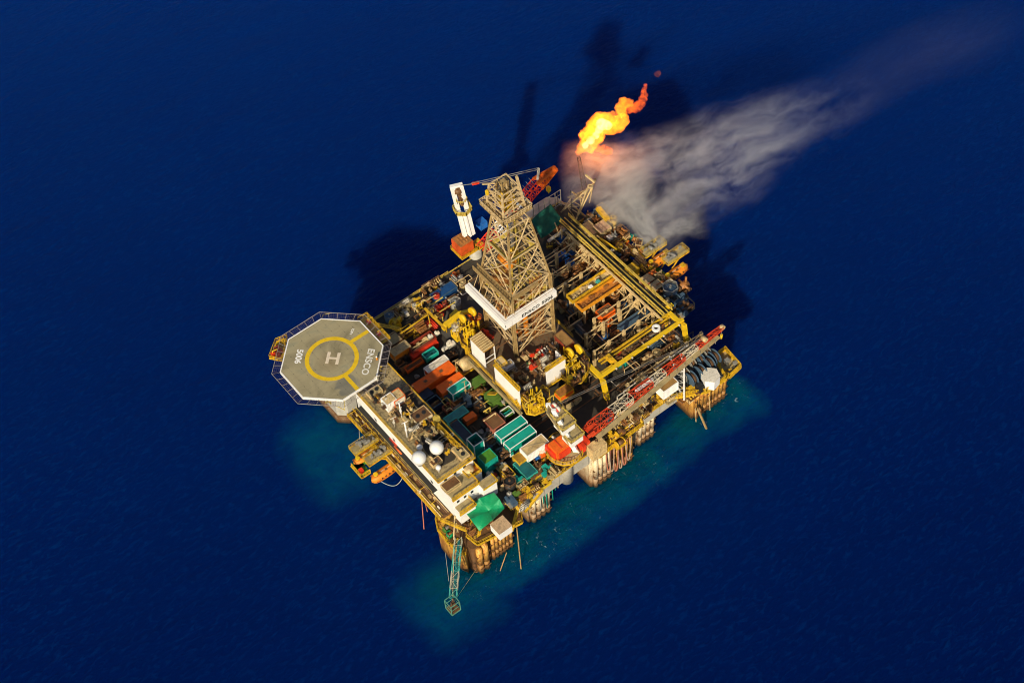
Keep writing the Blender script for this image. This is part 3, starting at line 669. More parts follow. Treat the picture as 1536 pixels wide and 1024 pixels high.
for (cx,cy,r_) in ((34.4,-43.6,2.9),(48.4,-40.6,3.6),(34.6,-15.2,2.4)):
    for k in range(13):
        a = k*2*math.pi/13; q = V((cx+math.cos(a)*r_*random.uniform(.3,1),cy+math.sin(a)*r_*random.uniform(.3,1),31.4))
        m.beam(q, q+V((0,0,random.uniform(2,5.5))), random.uniform(.15,.4)); 
        if k%2: m.tube(q+V((0,0,3)), V((cx,cy,34.5)), .14, 6)
    m.cbox((cx,cy,31.4),1.6,1.4,2.4); m.tube((cx-1.2,cy,33),(cx+1.2,cy,33),.5,10)
m.build('yellow_pipework', YCLEAN, fl)
m = MB()
for (cx,cy) in ((34.4,-43.6),(48.4,-40.6),(34.6,-15.2)):
    for k in range(14): q = V((cx+random.uniform(-2.6,2.6),cy+random.uniform(-2.2,2.2),31.5)); m.cbox(q,random.uniform(.3,.9),random.uniform(.3,.9),random.uniform(.6,2.6))
m.build('dark_machinery', BLK, fl)
m = MB()
for x0_,y0_,x1_,y1_ in ((30.3,-31,30.3,-41.8),(30.3,-19.2,30.3,-30),(39,-41.4,47,-41.4),(55.1,-33,55.1,-13.6),(37,-13.4,55,-13.4)):
    m.beam((x0_,y0_,30.9),(x1_,y1_,30.9),.2,.4); m.rail([(x0_,y0_,31),(x1_,y1_,31)],1.1,1.8,.04)
m.beam((29.0,-33,29),(27.6,-27,24),1.2,.25)
m.build('edge_rail', YEL, fl)
# walkway around the foot of the west windwall
m = MB(); m.box(29.3,30.3,-42.6,-19.5,29.2,29.4); m.rail([(29.3,-42.6,29.4),(29.3,-19.5,29.4)],1.1,1.8,.055); m.build('side_walkway', TAN, fl)
# low structure round the well centre
m = MB(); m.cbox((DX,DY,31),2.6,2.6,.7); m.cbox((DX+4,DY-2,31),2,2,2.2); m.cbox((DX-4,DY-3,31),2,3,1.6); m.build('rotary_table', GREY, fl)

def box_on(name, label, cat, px, py, ztop, sx, sy, h, mat, roofmat=None, extra=None, group=None):
    q = P(px, py, ztop); b = V((q.x,q.y,ztop-h)); t = thing(name, label, cat, b, group)
    m = MB(); m.cbox(b, sx, sy, h); m.build('body', mat, t)
    if roofmat is not None:
        m = MB(); m.cbox(b+V((0,0,h)), sx+.16, sy+.16, .1); m.build('roof', roofmat, t)
    if extra: extra(t, b, sx, sy, h)
    return t
# driller's shed: white wall, ribbed tan roof, open south end
q0 = P(704.6,506.9,38); q1 = P(741.3,517.4,38)
a0, b0, a1, b1 = q0.x, q1.y, q1.x, q0.y
t = thing('ribbed_roof_shed', 'tall white shed with ribbed yellow tan roof at the west foot of the derrick', 'shed', ((a0+a1)/2,(b0+b1)/2,31))
m = MB(); m.box(a0,a0+.15,b0,b1,30.9,37.8); m.box(a0,a1,b1-.15,b1,30.9,37.8); m.build('wall', WHT, t)
m = MB(); m.box(a0-.1,a1+.1,b0-.1,b1+.1,37.75,37.9); m.build('roof', paint('tan_roof', (.42,.24,.06), .2), t)
m = MB(); n = 8
for k in range(n): y = b0+(b1-b0)*(k+.5)/n; m.box(a0-.12,a1+.1,y-.2,y+.2,37.9,38.2)
m.build('roof_ribs', CRM, t)
m = MB()
for (x,y) in ((a0+.1,b0+.05),(a1-.1,b0+.05),(a1-.1,b1-.1)): m.beam((x,y,31),(x,y,37.8),.25)
m.beam((a0,b0,34.5),(a1,b0,34.5),.14); m.beam((a0,b0,32.6),(a1,b0,32.6),.14); m.build('posts', WHT, t)
# ================================================================== CRANES
def lattice(m_by_col, p, q, w0, w1, n, cols, up=V((0,0,1)), ch=.22, br=.13, secs=None):
    """boom from p to q, square section w0->w1, coloured bay by bay"""
    d = (q-p); L = d.length; d.normalize(); r = d.cross(up).normalized(); u = r.cross(d)
    def c(t, i):
        wv = (w0+(w1-w0)*t)/2; a, b = ((-1,-1),(1,-1),(1,1),(-1,1))[i%4]; return p+(q-p)*t+r*a*wv+u*b*wv
    for k in range(n):
        if k and cols[k] != cols[k-1] and secs is not None: secs.append([cols[k], MB()])
        if secs is not None and not secs: secs.append([cols[k], MB()])
        m = secs[-1][1] if secs is not None else m_by_col[cols[k]]; t0, t1 = k/n, (k+1)/n
        for i in range(4):
            m.beam(c(t0,i), c(t1,i), ch)
            m.beam(c(t1,i), c(t1,i+1), br)
            m.beam(c(t0,i) if k%2 else c(t0,i+1), c(t1,i+1) if k%2 else c(t1,i), br)
    return c
BRED = paint('boom_red', (.66,.06,.012), .3); BWHT = paint('boom_dull_white', (.72,.62,.44), .4)
# --- south crane, boom resting along the south edge
pb = P(852, 716, 12.5)
cs = thing('pedestal_crane', 'red and white lattice boom crane lying along the south edge on a grey pedestal', 'crane', (pb.x, pb.y, 12.5))
cx, cy = pb.x, pb.y+.6
m = MB(); m.tube((cx,cy,11),(cx,cy,25.8),1.75,28); m.build('pedestal', LGREYW, cs)
m = MB(); m.tube((cx,cy,25.4),(cx,cy,25.9),4.9,16); m.build('slew_platform', TAN, cs)
m = MB(); cpts = [(cx+4.9*math.cos(a*math.pi/8),cy+4.9*math.sin(a*math.pi/8),25.9) for a in range(16)]; m.rail(cpts,1.2,1.0,.06,closed=True)
for a,b in zip(cpts,cpts[1:]+cpts[:1]): m.beam((a[0],a[1],25.6),(b[0],b[1],25.6),.35,.4)
m.build('platform_rail', YEL, cs)
m = MB(); m.cbox((cx+.5,cy+.6,25.9),3.4,3.4,1.6); m.build('slew_house', DRK, cs)
# machinery cabs
c1 = P(838.5,665,30); m = MB(); m.cbox((c1.x,c1.y,26.2),4.2,3.8,3.6); cab_ = m.build('cab', ORG, cs)
m = MB(); m.cbox((c1.x+.3,c1.y-1.95,26.2),3.8,.3,2.9); m.cbox((c1.x-2.2,c1.y+.8,25.9),.8,4.0,2.6); m.cbox((c1.x-.2,c1.y+.2,29.6),.25,3.4,.35); m.build('cab_trim', RED, cab_)
c2 = P(873,660,28); m = MB(); m.cbox((c2.x,c2.y,25.9),2.8,3.2,2.4); m.cbox((c2.x+1.0,c2.y+1.8,26.2),1.5,1.2,1.9); m.cbox((c2.x-.8,c2.y-1.4,25.9),1,1.3,2.6); m.build('operator_cab', RED, cs)
# A-frame tower leaning back
base = P(861,662,29); top = P(826,610,44)
axis = top-base
m = MB(); mt = MB(); my = MB()
side = V((0,1,0)); 
def slab(t, wx, wy, hh, mm):
    c = base+axis*t; mm.cbox((c.x,c.y,c.z), wx, wy, hh); return c
m2 = MB()
for s in (-1.25, 1.25): m.beam(base+V((0,s,-4.5)), top+V((0,s*.9,0)), .8, 1.2)
for t_, wx, wy, hh in ((.06,3.9,3.8,2.6),(.42,3.8,3.8,2.4)): slab(t_,wx,wy,hh,m)
slab(.74,2.2,2.6,1.4,m)
for t_, wx, wy, hh in ((.06,4.5,4.5,.15),(.42,4.5,4.5,.15),(.74,3.6,4.6,.15)):
    c = base+axis*t_; z_ = c.z+(2.6 if t_<.1 else 2.4 if t_<.5 else 1.4); mt.box(c.x-wx/2,c.x+wx/2,c.y-wy/2,c.y+wy/2,z_,z_+hh)
    my.rail([(c.x-wx/2,c.y-wy/2,z_+hh),(c.x+wx/2,c.y-wy/2,z_+hh),(c.x+wx/2,c.y+wy/2,z_+hh),(c.x-wx/2,c.y+wy/2,z_+hh)],1.0,1.1,.06,closed=True)
mt.beam(base+V((-1.2,0,1)), top+V((-1.0,0,0)), 2.6, .3)
m.build('a_frame', WHT, cs); mt.build('a_frame_deck', TAN, cs); my.build('a_frame_rail', YEL2, cs)
m = MB(); c = base+axis*.82
for s in (-.9, .5): m.sphere((c.x+.6,c.y+s+.3,c.z+2.0), .78, 14, 10)
m.build('sheave', RED, cs)
m = MB(); 
for s in (-.9, .5): m.tube((c.x+.3,c.y+s+.3,c.z+2.0),(c.x+1.0,c.y+s+.3,c.z+2.1), .8, 12)
m.build('sheave_rim', WHTR, cs)
m = MB(); g = base+V((-2.2,1.5,-1)); m.tube(g, g+V((-1.2,3.4,1.2)), .35, 8); m.tube(g+V((0,-1.4,0)), g+V((-2.2,1.4,1.2)), .3, 8); m.tube(base+V((-2,2.4,3)),base+V((0,-1.9,-3)),.25,6); m.build('exhaust_pipe', WHTR, cs)
# boom
bz = 31.5
bp_, bq_ = P(882,640,bz), P(1083,491,bz)
bp_ = V((bp_.x,-58.9+.0,bz)); bq_ = V((bq_.x, P(1083,491,bz).y, bz))
colr, colw, coly = MB(), MB(), MB()
seq = 'rrrwwwrrrwwrrrwwrrrr'
mc = {'r': colr, 'w': colw}
secs = []; bf = lattice(mc, bp_, bq_, 2.7, 1.0, len(seq), seq, ch=.22, br=.12, secs=secs); colr = secs[0][1]
colr.beam(bp_+V((-1.8,-1.2,-.6)), bp_+V((.4,-1.5,0)), .6, .9); colr.beam(bp_+V((-1.8,1.2,-.6)), bp_+V((.4,1.5,0)), .6, .9)
colr.cbox(bp_+V((1,0,-1.6)), 3.2, 3.0, .5)
for c_, b_ in secs: b_.build('boom_section', BRED if c_ == 'r' else BWHT, cs)
m = MB(); dv = (bq_-bp_); r_ = V((dv.y,-dv.x,0)).normalized()
m.beam(bp_+r_*2.6+V((0,0,-1.2)), bp_.lerp(bq_,.95)+r_*1.2+V((0,0,-.6)), 1.35, .12); m.build('boom_walkway', TAN, cs)
m = MB()
wz = P(966,577,31.0); m.cbox((wz.x,wz.y,30.2),6.0,.3,1.2); m.build('boom_side_plate', WHT, cs)
m = MB(); tip = bq_; m.tube(tip+r_*-.5, tip+r_*.5, .8, 14); m.tube(bp_.lerp(bq_,.86)+r_*-.8+V((0,0,1)), bp_.lerp(bq_,.86)+r_*.8+V((0,0,1)), .7, 12); m.build('tip_sheave', CRM, cs)
m = MB(); m.beam(tip+V((0,0,-.8)), tip+V((0,0,-3.5)), .08); m.build('hoist_line', CAB, cs)
m = MB(); m.tube(tip+V((0,0,-3.3)), tip+V((0,0,-5.0)), .4, 8, .25); m.build('hook_block', YCLEAN, cs)
m = MB()
for k in range(7): 
    s0 = bp_.lerp(bq_, .55+k*.06)+r_*1.9; m.beam(s0, s0+V((0,0,-1.6)), .12)
for s in (-.25,.25): m.beam(V((top.x,top.y+s,top.z)), bp_.lerp(bq_,.88)+V((0,s,1)), .07)
m.build('pendant_lines', CAB, cs)
# boom rest
m = MB(); rx = P(1018,545,27)
rest = thing('boom_rest', 'white trestle carrying the far half of the red and white crane boom', 'boom rest', (rx.x,rx.y,23))
L0, L1, L2 = P(1022,592,22.8), P(1011,566,26), P(1010,545,30); R0, R1 = P(1026,600,22.8), P(1026,548,30)
m.beam(L0,L1,.32); m.beam(L1,L2,.32); m.beam(R0,R1,.5); m.beam(L2,R1,.4); m.beam(L2,P(1004,534,31),.3); m.beam(R1,P(1020,530,31),.3)
for k in range(1,6):
    u_ = k/6; a_ = L0.lerp(L1,u_*2) if u_<.5 else L1.lerp(L2,u_*2-1); m.beam(a_, R0.lerp(R1,u_), .14); m.beam(a_, R0.lerp(R1,min(1,u_+.16)), .12); m.build('trestle', WHT, rest)

# --- north crane: white A-frame, orange house, boom raised behind the derrick
qb = P(700, 392, 23)
cn = thing('pedestal_crane', 'north edge crane with raked white mast, orange house and red boom reaching behind the derrick', 'crane', (P(712,378,26).x, P(712,378,26).y, 23))
hh = P(693, 359, 33)       # roof centre of the orange house
m = MB(); m.tube((hh.x+3.8,hh.y,12),(hh.x+3.8,hh.y,27),1.8,24); m.build('pedestal', LGREY, cn)
m = MB(); m.cbox((hh.x,hh.y,28.6),4.3,4.5,4.3); mh_ = m.build('machinery_house', paint('signal_orange_red',(.68,.10,.015),.12), cn)
m = MB(); m.cbox((hh.x,hh.y,32.9),4.1,4.3,.12)
for s in (-.9,0,.9): m.cbox((hh.x+s,hh.y-.3,33.0),.3,2.6,.25)
m.build('house_roof', RUSTO, mh_)
m = MB(); m.cbox((hh.x+.4,hh.y,28.2),5.8,5.4,.3); m.rail([(hh.x-2.5,hh.y-2.7,28.5),(hh.x+3.3,hh.y-2.7,28.5),(hh.x+3.3,hh.y+2.7,28.5),(hh.x-2.5,hh.y+2.7,28.5)],1.1,1.4,.05,closed=True)
m.cbox((hh.x+4.6,hh.y-1,27.5),2,3,1.4); m.build('platform', YEL, cn)
ab = P(703.5, 352, 33.5); at_ = P(684.5, 279, 52.5)
m = MB(); ax = at_-ab; pr_ = V((0,1,0)); 
for s in (-1.15, 1.15): m.beam(ab+V((s*.95,-s*.4,0)), at_+V((s*.95,-s*.4,0)), 1.0, 1.0)
m.beam(ab+V((0,0,0)), ab.lerp(at_,.45), 2.2, .5)
m.beam(at_+V((-1.6,.7,0)), at_+V((1.6,-.7,0)), 1.0, .9); m.build('mast', WHT, cn)
m = MB(); 
for t_ in (.62,.72,.8,.88,.95): c = ab.lerp(at_,t_); m.cbox(c+V((.2,-.1,-.2)),random.uniform(.7,1.3),random.uniform(.7,1.3),.9); m.build('mast_machinery', BRN, cn); m = MB()
m.tube(ab.lerp(at_,.9)+V((-.8,.4,0)), ab.lerp(at_,.9)+V((.8,-.4,0)), .9, 12); m.build('mast_machinery', BRN, cn)
m = MB(); c = ab.lerp(at_,.52); hx_ = [(c.x+2.7*math.cos(k*math.pi/3+.3), c.y+2.7*math.sin(k*math.pi/3+.3)) for k in range(6)]
ix_ = [(c.x+1.7*math.cos(k*math.pi/3+.3), c.y+1.7*math.sin(k*math.pi/3+.3)) for k in range(6)]
m.ring(hx_, ix_, c.z, c.z+.25); m.rail([(x,y,c.z+.2) for x,y in hx_],1.2,1.0,.09,closed=True)
m.build('mast_platform', YEL2, cn); m = MB(); m.rail([(x,y,c.z+4) for x,y in ix_],1.0,1.0,.06,closed=True); m.build('mast_platform', YEL2, cn)
b0 = P(722, 374, 32); b1 = P(806, 276, 43); b2 = P(834, 252, 46)
cr_, cw_ = MB(), MB()
seqn = 'rrrrrwwwwrrrwwwrrrr'; mc = {'r': cr_, 'w': cw_}
secs = []; lattice(mc, b0, b1, 2.6, 2.8, len(seqn), seqn, ch=.24, br=.13, secs=secs)
cr2 = MB(); lattice({'o': cr2}, b1, b2, 2.8, .9, 4, 'oooo', ch=.5, br=.35)
dv = (b1-b0).normalized(); lr = V((dv.y,-dv.x,0))
cr2.beam(b1+V((0,0,1.2)), b2, 2.0, .3)
for c_, b_ in secs: b_.build('boom_section', RED if c_ == 'r' else WHT, cn)
cr2.build('boom_tip', ORG, cn)
m = MB()
for k in range(7): s0 = b0.lerp(b1,.62+k*.055); m.beam(s0+V((0,0,1.3)), s0+V((0,0,1.3))-lr*2.6+V((0,0,.6)), .14)
m.build('walkway_brackets', CAB, cn)
m = MB(); pr1 = P(708, 276, 54); pr2 = P(808, 253, 50)
for s in (-.35,.35): m.beam(pr1+V((0,0,s)), pr2+V((0,0,s)), .13)
m.beam(at_, pr1, .12); m.beam(pr2, b1+V((0,0,1)), .14); m.build('pendant_lines', CAB, cn)
m = MB(); m.beam(pr1, pr1.lerp(pr2,.1), .7, .6); m.build('equaliser', RED, cn)
m = MB(); m.beam(pr2, b1+V((.2,0,1.6)), .5, .5); m.build('pendant_bracket', WHTR, cn)
h1 = b1.lerp(b2,.55)
m = MB(); 
for s in (-.35,.35): m.beam(h1+V((s,0,-.5)), h1+V((s,0,-5.2)), .07)
m.build('hoist_line', CAB, cn)
m = MB(); m.cbox(h1+V((0,0,-6.6)),1.0,1.0,1.7); m.tube(h1+V((0,0,-6.5)), h1+V((0,0,-7.5)), .35, 8, .15); m.build('hook_block', YCLEAN, cn)

# ================================================================== CARGO ON THE WEST DECK
def frame_top(m, b, sx, sy, z, w=.18):
    x0,x1,y0,y1 = b.x-sx/2,b.x+sx/2,b.y-sy/2,b.y+sy/2
    for a_, c_ in (((x0,y0),(x1,y0)),((x1,y0),(x1,y1)),((x1,y1),(x0,y1)),((x0,y1),(x0,y0))): m.beam((*a_,z),(*c_,z),w)
def posts(m, b, sx, sy, z0, z1, w=.2):
    for i, j in ((-1,-1),(1,-1),(1,1),(-1,1)): m.beam((b.x+i*sx/2,b.y+j*sy/2,z0),(b.x+i*sx/2,b.y+j*sy/2,z1),w)
def container(label, px, py, ztop, sx, sy, h, mat, roof=None, frame=None, hatch=0, name='cargo_container', cat='container', group=None, lines=0):
    q = P(px, py, ztop); b = V((q.x,q.y,ztop-h)); t = thing(name, label, cat, b, group)
    m = MB(); m.cbox(b+V((0,0,.15)), sx-.1, sy-.1, h-.2)
    n = max(2, int(sx/.45)); k_ = (sx-.4)/n
    for i in range(n):
        for s in (-1,1): m.cbox((b.x-sx/2+.2+k_*(i+.5), b.y+s*(sy/2-.03), b.z+.3), k_*.5, .09, h-.6)
    n2 = max(2, int(sy/.45)); k2 = (sy-.4)/n2
    for i in range(n2):
        for s in (-1,1): m.cbox((b.x+s*(sx/2-.03), b.y-sy/2+.2+k2*(i+.5), b.z+.3), .09, k2*.5, h-.6)
    m.build('body', mat, t)
    m = MB(); m.cbox((b.x,b.y,b.z+h-.06), sx-.2, sy-.2, .06)
    for i in range(int(max(sx,sy)/.6)):
        o = -max(sx,sy)/2+.4+i*.6
        if sx >= sy: m.cbox((b.x+o, b.y, b.z+h), .2, sy-.3, .025)
        else: m.cbox((b.x, b.y+o, b.z+h), sx-.3, .2, .025)
    rf_ = m.build('roof', roof or mat, t)
    m = MB(); frame_top(m, b, sx, sy, b.z+h-.02); frame_top(m, b, sx, sy, b.z+.12); posts(m, b, sx, sy, b.z, b.z+h); m.build('frame', frame or mat, t)
    for i in range(hatch):
        m = MB(); x = b.x-sx/2+sx*(i+.7)/(hatch+.4); m.cbox((x,b.y,b.z+h+.02), .9, .8, .16); m.build('hatch', BRN, rf_)
    if lines:
        m = MB(); tp = V((b.x,b.y,b.z+h+.25))
        for i, j in ((-1,-1),(1,-1),(1,1),(-1,1)): m.beam((b.x+i*sx/2,b.y+j*sy/2,b.z+h+.05), tp, .05)
        m.build('lifting_sling', CAB, rf_)
    if 'ventilat' in cat or 'fan' in name or 'vent' in name:
        nf = max(1, int(max(sx,sy)/1.7))
        for i in range(nf):
            o_ = (i-(nf-1)/2)*max(sx,sy)/nf*.85; fx, fy = (b.x+o_, b.y) if sx >= sy else (b.x, b.y+o_)
            m = MB(); m.tube((fx,fy,b.z+h),(fx,fy,b.z+h+.22),.55,14); m.build('fan', BLK, rf_)
    return t
def basket(label, px, py, ztop, sx, sy, h, mat, frame=None, load=None, name='cargo_basket', cat='basket', seed=0):
    rnd = random.Random(seed+px); q = P(px, py, ztop); b = V((q.x,q.y,ztop-h)); t = thing(name, label, cat, b)
    m = MB(); m.cbox(b, sx, sy, .12)
    for s in (-1,1): m.cbox((b.x+s*(sx/2-.04),b.y,b.z), .08, sy, h*.96); m.cbox((b.x,b.y+s*(sy/2-.04),b.z), sx, .08, h*.96)
    m.build('body', mat, t)
    m = MB(); frame_top(m, b, sx, sy, b.z+h, .2); posts(m, b, sx, sy, b.z, b.z+h); m.build('frame', frame or mat, t)
    m = MB(); k = max(3, int(sx*sy*.6))
    for i in range(k):
        m.cbox((b.x+rnd.uniform(-.36,.36)*sx, b.y+rnd.uniform(-.34,.34)*sy, b.z+.12), rnd.uniform(.4,1.1), rnd.uniform(.3,.9), h*rnd.uniform(.3,.9))
    for i in range(3): y = b.y+rnd.uniform(-.3,.3)*sy; m.tube((b.x-sx*.42,y,b.z+h*.8),(b.x+sx*.42,y,b.z+h*.8),.12,6)
    m.build('load', load or BRN, t); return t
container('cream roofed container nearest the east corner of the helideck', 599.5,522,26.6, 5.4,2.7,2.9, ORGY, CRM, CRM, lines=1)
container('tan roofed container between the cream roofed container and the north edge', 590.5,508,26.4, 3.6,3.4,2.6, BRN, TAN, BRN)
basket('long dark red open rack loaded with pipework near the yellow hoist', 632,512,26.2, 7.8,2.9,2.4, REDD, REDD, CRM, seed=3)
container('long low red container in front of the dark red rack', 636,522,25.2, 8.2,1.7,2.4, RED, RED, RED)
basket('narrow orange basket lying beside the small teal basket', 621,546,25.0, 5.4,1.5,1.3, ORG, ORG, BRN, seed=1)
basket('small teal basket with double tray next to the long white roofed container', 645,529,26.0, 3.9,2.2,1.9, TEAL, TEALL, TEALD, seed=2)
container('long white roofed container on the north side of the long orange container', 654.5,545.5,26.4, 6.9,2.1,2.7, ORG, WHTR, WHT, lines=1)
container('longest orange container with two black hatches', 650,564,26.6, 12.4,2.9,2.9, ORG, ORG, ORG, hatch=2)
container('shorter orange container with one black hatch beside the longest orange one', 676,574,26.4, 7.6,2.9,2.8, ORG, ORG, ORG, hatch=1)
container('teal container with white frame south of the shorter orange container', 688,579,26.8, 5.9,2.6,3.2, TEAL, TEAL, WHT)
container('navy container in the shade below the end of the longest orange container', 637,590,25.8, 3.6,3.2,2.6, NAVY, NAVY, NAVY)
basket('navy open basket with pale rim beside the shaded navy container', 651.5,602,25.8, 3.3,3.0,2.6, NAVY, STEELB, BRN, seed=5)
basket('small dark red open basket with pale rim on the dark deck', 671.5,610.5,24.6, 2.1,2.1,1.6, REDD, PINK, BLK, seed=6)
container('olive green tank container beside the white framed teal container', 716,571,25.8, 3.4,2.4,2.4, GRN, GRN, GRN)
container('dark teal flat roofed container lying next to the small orange machine', 684,622,26.0, 6.4,2.6,2.6, TEALD, paint('dusty_teal',(.03,.22,.24),.1), TEALL)
container('dark teal container turned lengthwise behind the tall teal tower container', 692,646,26.0, 2.9,8.4,2.6, TEALD, NAVY, TEALL)
basket('tall square teal tower container with white rim at the house corner', 712.5,659,29.2, 3.1,3.1,6.0, TEAL, WHT, TEALD, name='tower_container', cat='container', seed=8)
container('teal tank with green roof between the house corner and the dark deck', 731,684,28.0, 3.9,3.3,4.8, TEAL, GRNB, TEAL, name='deck_tank', cat='tank')
container('northern one of the twin long teal containers with white frames', 766.5,640.5,27.0, 8.7,2.7,3.6, TEAL, TEAL, WHT)
container('southern one of the twin long teal containers with white frames', 779.8,655,27.0, 8.7,2.7,3.6, TEAL, TEAL, WHT)
basket('small teal basket with white rim north of the twin teal containers', 760,616.8,25.6, 3.0,2.2,1.7, GRN, WHT, TEAL, seed=9)
container('faded red machinery skid with rusty top left of the twin teal containers', 741,631,26.6, 4.0,4.4,3.4, PINK, BRN, PINK, name='machinery_skid', cat='skid')
container('white cabin with cream roof beside the red crane cab', 801.5,667,27.8, 7.0,3.1,3.0, WHT, CRM, WHT, name='deck_cabin', cat='cabin', lines=1)
container('mustard roofed box on the teal rack south of the twin teal containers', 782,684.5,25.8, 3.6,2.9,1.8, YEL, paint('mustard_roof',(.38,.2,.02),.2), YEL, name='deck_box', cat='container')
container('green machinery box left of the long white windwall', 738.5,593,26.6, 2.8,3.6,2.6, GRN, GRN, GRN, name='generator_box', cat='generator')
container('dark blue container at the north edge near the derrick', 665,436,25.6, 7.4,2.8,2.6, BLUE, BLUE, STEELB)
container('dusty blue container on the pipe deck beside the yellow pipe gantry', 952,479,26.2, 9.6,3.0,2.6, STEELB, STEELB, STEELB)
container('small dark blue container beside the yellow trough on the pipe deck', 884,417,24.8, 4.6,2.4,2.0, NAVY, BLUE, NAVY)
container('rusty orange open crate on posts in the middle of the pipe deck', 908,465.5,29.0, 4.4,2.8,2.4, ORG, BRN, ORG, name='orange_crate', cat='crate')
container('white cabin with tan roof between the crane boom and the south edge', 1000,574,28.2, 5.0,3.4,3.6, WHT, paint('cabin_tan_roof',(.38,.22,.07),.2), WHT, name='deck_cabin', cat='cabin')
container('tan ribbed electrical box with two dark panels beside the crane pedestal', 895,666,27.0, 4.4,2.6,4.4, CRM, CRM, CRM, name='electrical_box', cat='cabinet')
container('orange fish shaped machine beside the shaded dark teal container', 704.5,624.5,25.4, 3.2,1.8,1.8, ORG, ORG, ORG, name='orange_machine', cat='machine')
container('brown box with flat tan roof at the east foot of the derrick', 846,507,36.0, 2.6,5.0,4.2, REDD, paint('brown_tan_roof',(.36,.2,.06),.3), BRN, name='equipment_room', cat='cabin')
container('orange winch skid in the shade below the south windwall', 846,585,28.0, 4.4,2.6,2.0, ORG, RUSTO, YEL, name='winch_skid', cat='skid')
container('beige corrugated hatch house on the pipe deck corner near the flare mast', 884,343,26.8, 3.6,4.8,2.4, CRM, CRM, CRM, name='hatch_house', cat='cabin')
container('pink tan roofed store on the northeast deck next to the water spray', 903,340,27.4, 3.8,3.6,2.6, CRM, paint('pinkish_roof',(.52,.34,.22),.15), CRM, name='store_cabin', cat='cabin')
container('cream roofed box beside the twin lifeboats at the east edge', 970.5,418,25.6, 3.2,2.6,2.4, PINK, CRM, CRM)
container('second cream roofed box south of the first by the catwalk', 985,427,25.6, 3.0,2.6,2.4, BRN, CRM, CRM)
container('yellow winch house right beside the long yellow catwalk', 948,401,28.0, 2.9,2.5,3.2, YEL, YEL, YEL, name='winch_house', cat='cabin')
container('teal edge rack below the mustard roofed box', 788,701,25.0, 3.4,5.8,2.2, TEAL, TEALD, TEALL, name='teal_rack', cat='rack')
container('bright blue small box at the north edge behind the derrick', 722,331.5,31, 2.2,2.2,2.4, BLUEB, BLUEB, BLUEB, name='blue_box', cat='box')
# white and tan roof cabins by the helideck
container('white sided deck cabin with tan roof at the north end of the house', 583,598,37.2, 3.0,2.8,3.2, WHT, CRM, WHT, name='roof_cabin', cat='cabin')
container('white and orange sided plant room on the house roof near the helideck', 594.5,592,37.0, 3.4,3.0,3.0, WHTR, CRM, ORG, name='plant_room', cat='cabin')
container('grey ventilation box with two round fans at the helideck end of the roof', 561,586,35.2, 3.8,2.2,1.2, CRM, TAN, CRM, name='fan_box', cat='ventilator')
container('ventilation box with round fans at the east corner of the house roof', 691,677,35.4, 2.4,4.4,1.4, CRM, TAN, CRM, name='fan_box', cat='ventilator')
container('cream plant frame with dark vents in the middle of the house roof', 631,621.5,35.6, 4.6,3.6,1.6, WHTR, BRN, CRM, name='vent_plant', cat='ventilator')
container('small cream box with round opening behind the middle radome', 646.5,647,35.2, 2.0,1.8,1.2, CRM, CRM, CRM, name='vent_box', cat='ventilator')
container('cream double vent box between the two southern radomes', 653.5,691,35.2, 2.8,1.8,1.2, CRM, BRN, CRM, name='vent_box', cat='ventilator')
container('low cream roof light box on the lower south roof', 676,725,32.0, 4.4,2.6,1.2, TAN, BRN, CRM, name='skylight_box', cat='skylight')
box_on('deck_house', 'square white lookout cabin with stained roof hanging over the south corner', 'cabin', 751.5,787,25.4, 4.0,3.8,3.0, WHT, paint('stained_cabin_roof',(.62,.42,.24),.45,scale=1.2))
q = P(1066,562,26.6); t = thing('hexagonal_hut', 'white hexagonal hut beside the cable reels at the east corner', 'hut', (q.x,q.y,22.8)); hp = [(q.x+2.5*math.cos(k*math.pi/3+.2),q.y+2.5*math.sin(k*math.pi/3+.2)) for k in range(6)]
m = MB(); m.prism(hp,22.8,26.4); m.build('wall', WHT, t); m = MB(); m.prism([(q.x+2.6*math.cos(k*math.pi/3+.2),q.y+2.6*math.sin(k*math.pi/3+.2)) for k in range(6)],26.4,26.6); m.build('roof', WHTR, t)
# cream half round tank next to the ribbed shed
q = P(697,539,27.5); t = thing('arched_hut', 'cream arched roof hut on yellow skid west of the ribbed roof shed', 'hut', (q.x,q.y,24))
m = MB(); m.tube((q.x-1.9,q.y,26),(q.x+1.9,q.y,26),1.55,20); m.cbox((q.x,q.y,24),3.8,3.0,2.0); m.build('body', CRM, t)
m = MB(); frame_top(m, V((q.x,q.y,24)), 4.4, 4.2, 24.4, .35); posts(m, V((q.x,q.y,24)), 4.4, 4.2, 23, 24.4, .3); m.build('skid', YEL, t)

# ================================================================== GREEN TARPAULINS
def tarp(label, corners, hs, mat, seed, n=22, name='green_tarpaulin', cat='tarpaulin', loc=None):
    rnd = random.Random(seed); A, B, C_, D_ = [V(c) for c in corners]; m = MB(); vs = []
    for j in range(n+1):
        for i in range(n+1):
            u_, v_ = i/n, j/n; p = A.lerp(B,u_).lerp(D_.lerp(C_,u_), v_)
            z = 0
            for (fu, fv, ph, am) in hs: z += am*math.sin(fu*u_*math.pi+fv*v_*math.pi+ph)
            ed = min(u_,1-u_,v_,1-v_); z += -.9*max(0,.06-ed)/.06
            vs.append((p.x, p.y, p.z+z+rnd.uniform(-.03,.03)))
    fs = [(j*(n+1)+i, j*(n+1)+i+1, (j+1)*(n+1)+i+1, (j+1)*(n+1)+i) for j in range(n) for i in range(n)]
    m.add(vs, fs, False); o = m.build(name, mat); tag(o, label, cat)
    s_ = o.modifiers.new('s','SOLIDIFY'); s_.thickness = .06
    return o
